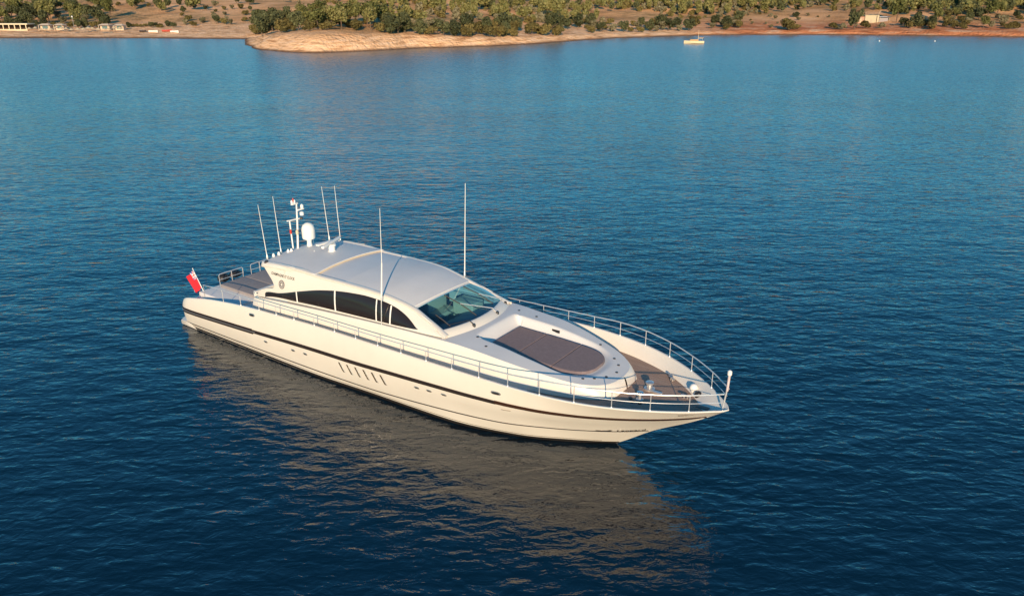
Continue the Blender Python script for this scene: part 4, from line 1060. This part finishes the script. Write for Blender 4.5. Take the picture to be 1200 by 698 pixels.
# signal mast
mst = MB().tube([(5.72, -.02, 4.40), (5.74, .10, 5.7), (5.76, .15, 6.62)], .05, 8, .035).build('signal_mast', M['plastic'], Y)
MB().tube([(5.72, -.28, 4.40), (5.75, -.34, 5.92)], .035, 8).build('mast_leg', M['plastic'], mst)
MB().tube([(5.75, .92, 4.40), (5.75, .90, 5.5)], .03, 8).build('mast_leg', M['plastic'], mst)
MB().tube([(5.75, -.48, 5.92), (5.75, .32, 5.88)], .035, 6).build('crossbar', M['plastic'], mst)
MB().box(5.70, 5.80, -.14, .22, 6.60, 6.66).build('mast_head', M['plastic'], mst, True, bevel=.015)
for y_ in (-.10, .05): lath('mast_light', (5.75, y_, 6.66), [(.05, 0), (.055, .12), (.02, .17)], M['plastic'], mst)
lath('mast_tip_light', (5.75, -.02, 6.74), [(.035, 0), (.035, .14), (.01, .18)], M['redlamp'], mst)
MB().box(5.72, 5.82, .15, .52, 6.28, 6.34).build('light_bracket', M['plastic'], mst, True, bevel=.01)
lath('mast_light', (5.77, .44, 6.34), [(.07, 0), (.08, .14), (.03, .2)], M['plastic'], mst)
lath('horn', (5.85, .33, 6.02), [(.03, 0), (.10, .03), (.10, .16), (.04, .2)], M['plastic'], mst)
lath('camera_dome', (5.86, .26, 5.84), [(.02, 0), (.07, .03), (.07, .1), (.02, .14)], M['darksteel'], mst)
lath('port_light', (5.80, -.38, 5.30), [(.05, 0), (.055, .16), (.02, .2)], M['redlamp'], mst)
lath('deck_light', (5.80, -.02, 5.18), [(.06, 0), (.07, .16), (.03, .22)], M['cream'], mst)
# satellite dome and open array radar
sat = lath('satellite_dome', (5.95, .52, 4.88), [(.12, -.02), (.29, .0), (.31, .06), (.315, .44), (.29, .56), (.23, .67), (.13, .74), (.01, .77)], M['plastic'], Y, 28)
lath('dome_stand', (5.95, .52, 4.40), [(.22, 0), (.14, .08), (.11, .3), (.14, .5)], M['plastic'], sat)
rad = lath('radar_pedestal', (7.7, .35, 4.58), [(.20, 0), (.20, .03), (.15, .08), (.16, .26), (.22, .31), (.18, .38)], M['plastic'], Y)
a_ = MB().box(-.07, .07, -.85, .85, 0, .12).build('radar_scanner', M['plastic'], rad, True, bevel=.04); a_.location = (7.7, .35, 4.97); a_.rotation_euler = (0, 0, R(20))
s2 = MB().box(6.75, 6.95, .2, 1.1, 4.72, 4.80).build('small_scanner', M['plastic'], Y, True, bevel=.03); lath('scanner_foot', (6.85, .65, 4.55), [(.12, 0), (.08, .1), (.08, .18)], M['plastic'], s2)
for (x_, y_) in ((5.75, -1.45), (5.75, -1.15), (5.8, -.65), (5.85, -.5), (7.0, -.1)):
    lath('roof_knob', (x_, y_, 4.46), [(.07, 0), (.07, .06), (.04, .14), (.01, .16)], M['plastic'])
MB().lathe((6.02, -2.04, 4.36), [(.10, -.1), (.11, .05), (.06, .12)], 12, 'x').build('roof_lamp', M['darksteel'], Y)

# ---- ensign on its raking staff (the flag is a thing of its own)
FS0, FS1 = Vector((.95, -2.25, 1.82)), Vector((.42, -2.35, 3.02))
MB().tube([FS0, FS1], .022, 7, .016).lathe(tuple(FS1), [(.02, 0), (.035, .03), (.01, .06)], 8).build('flagstaff', M['plastic'], Y)
MB().tube([Vector((-.05, -2.3, 1.72)) + Vector((.2, 0, 0)), FS1 - Vector((.02, 0, .1))], .012, 6).build('flagstaff_stay', M['rail'], Y)
def flag_pt(u, v, off=0):
    """u along the fly 0..1, v down the hoist 0..1; hanging in soft folds from the staff"""
    a = FS1 + (FS0 - FS1) * (.03 + v * .72)
    droop = Vector((-.42, -.16, -.34)) * u
    fold = .10 * math.sin(u * 12 + v * 2.2) * u ** .6
    return a + droop * .9 + Vector((.02, 0, -.10 * u * u)) + Vector((.15, 1, 0)).normalized() * (fold + off)
def flag_patch(b, u0, u1, v0, v1, off, n=24, k=12):
    for sg in ((-1, 1) if off else (1,)):
        b.grid([[flag_pt(u, v, sg * off) for v in frange(v0, v1, k)] for u in frange(u0, u1, n)])
fm = MB(); flag_patch(fm, 0, 1, 0, 1, 0, 36, 20)
flag = fm.build('ensign_flag', M['flagred'], None, sharp=80)
fb_ = MB(); flag_patch(fb_, .0, .46, .0, .46, .004); o = fb_.build('canton', M['flagblue'], flag, sharp=80)
fw = MB()
flag_patch(fw, .19, .27, 0, .46, .006, 4); flag_patch(fw, 0, .46, .19, .27, .006)
for sg in (1, -1):
    L = []
    for t in frange(0, 1, 14):
        u = .46 * t; v = .46 * (t if sg > 0 else 1 - t); L.append((u, v))
    for off in (-.0055, .0055): fw.grid([[flag_pt(min(.46, u + .0), max(0, v - .032), off) for u, v in L], [flag_pt(u, min(.46, v + .032), off) for u, v in L]])
fw.build('white_cross', M['flagwhite'], flag, sharp=80)
fr_ = MB(); flag_patch(fr_, .21, .25, 0, .46, .008, 3); flag_patch(fr_, 0, .46, .21, .25, .008)
fr_.build('red_cross', M['flagred'], flag, sharp=80)
flag.location = Y.location; flag.rotation_euler = Y.rotation_euler
tag(flag, 'red ensign drooping from the raked staff at the stern corner of the yacht', 'flag')

# dark gear stowed on the bathing platform behind the stern rail
g = empty('platform_gear', (0, 0, 0)); g.location = Y.location; g.rotation_euler = Y.rotation_euler
MB().ico((.45, -.75, 2.10), .3, 3, (.9, 1.1, .75), .04, random.Random(2)).build('cover', M['black'], g)
MB().ico((.40, .0, 2.08), .26, 3, (1.0, 1.4, .7), .04, random.Random(3)).build('bundle', M['black'], g)
MB().tube([(.5, -.9, 2.0), (.5, -.3, 2.15), (.45, .3, 2.0)], .05, 8).build('strap', M['maroon'], g)
tag(g, 'black bundled gear stowed behind the stern rail of the yacht', 'gear')
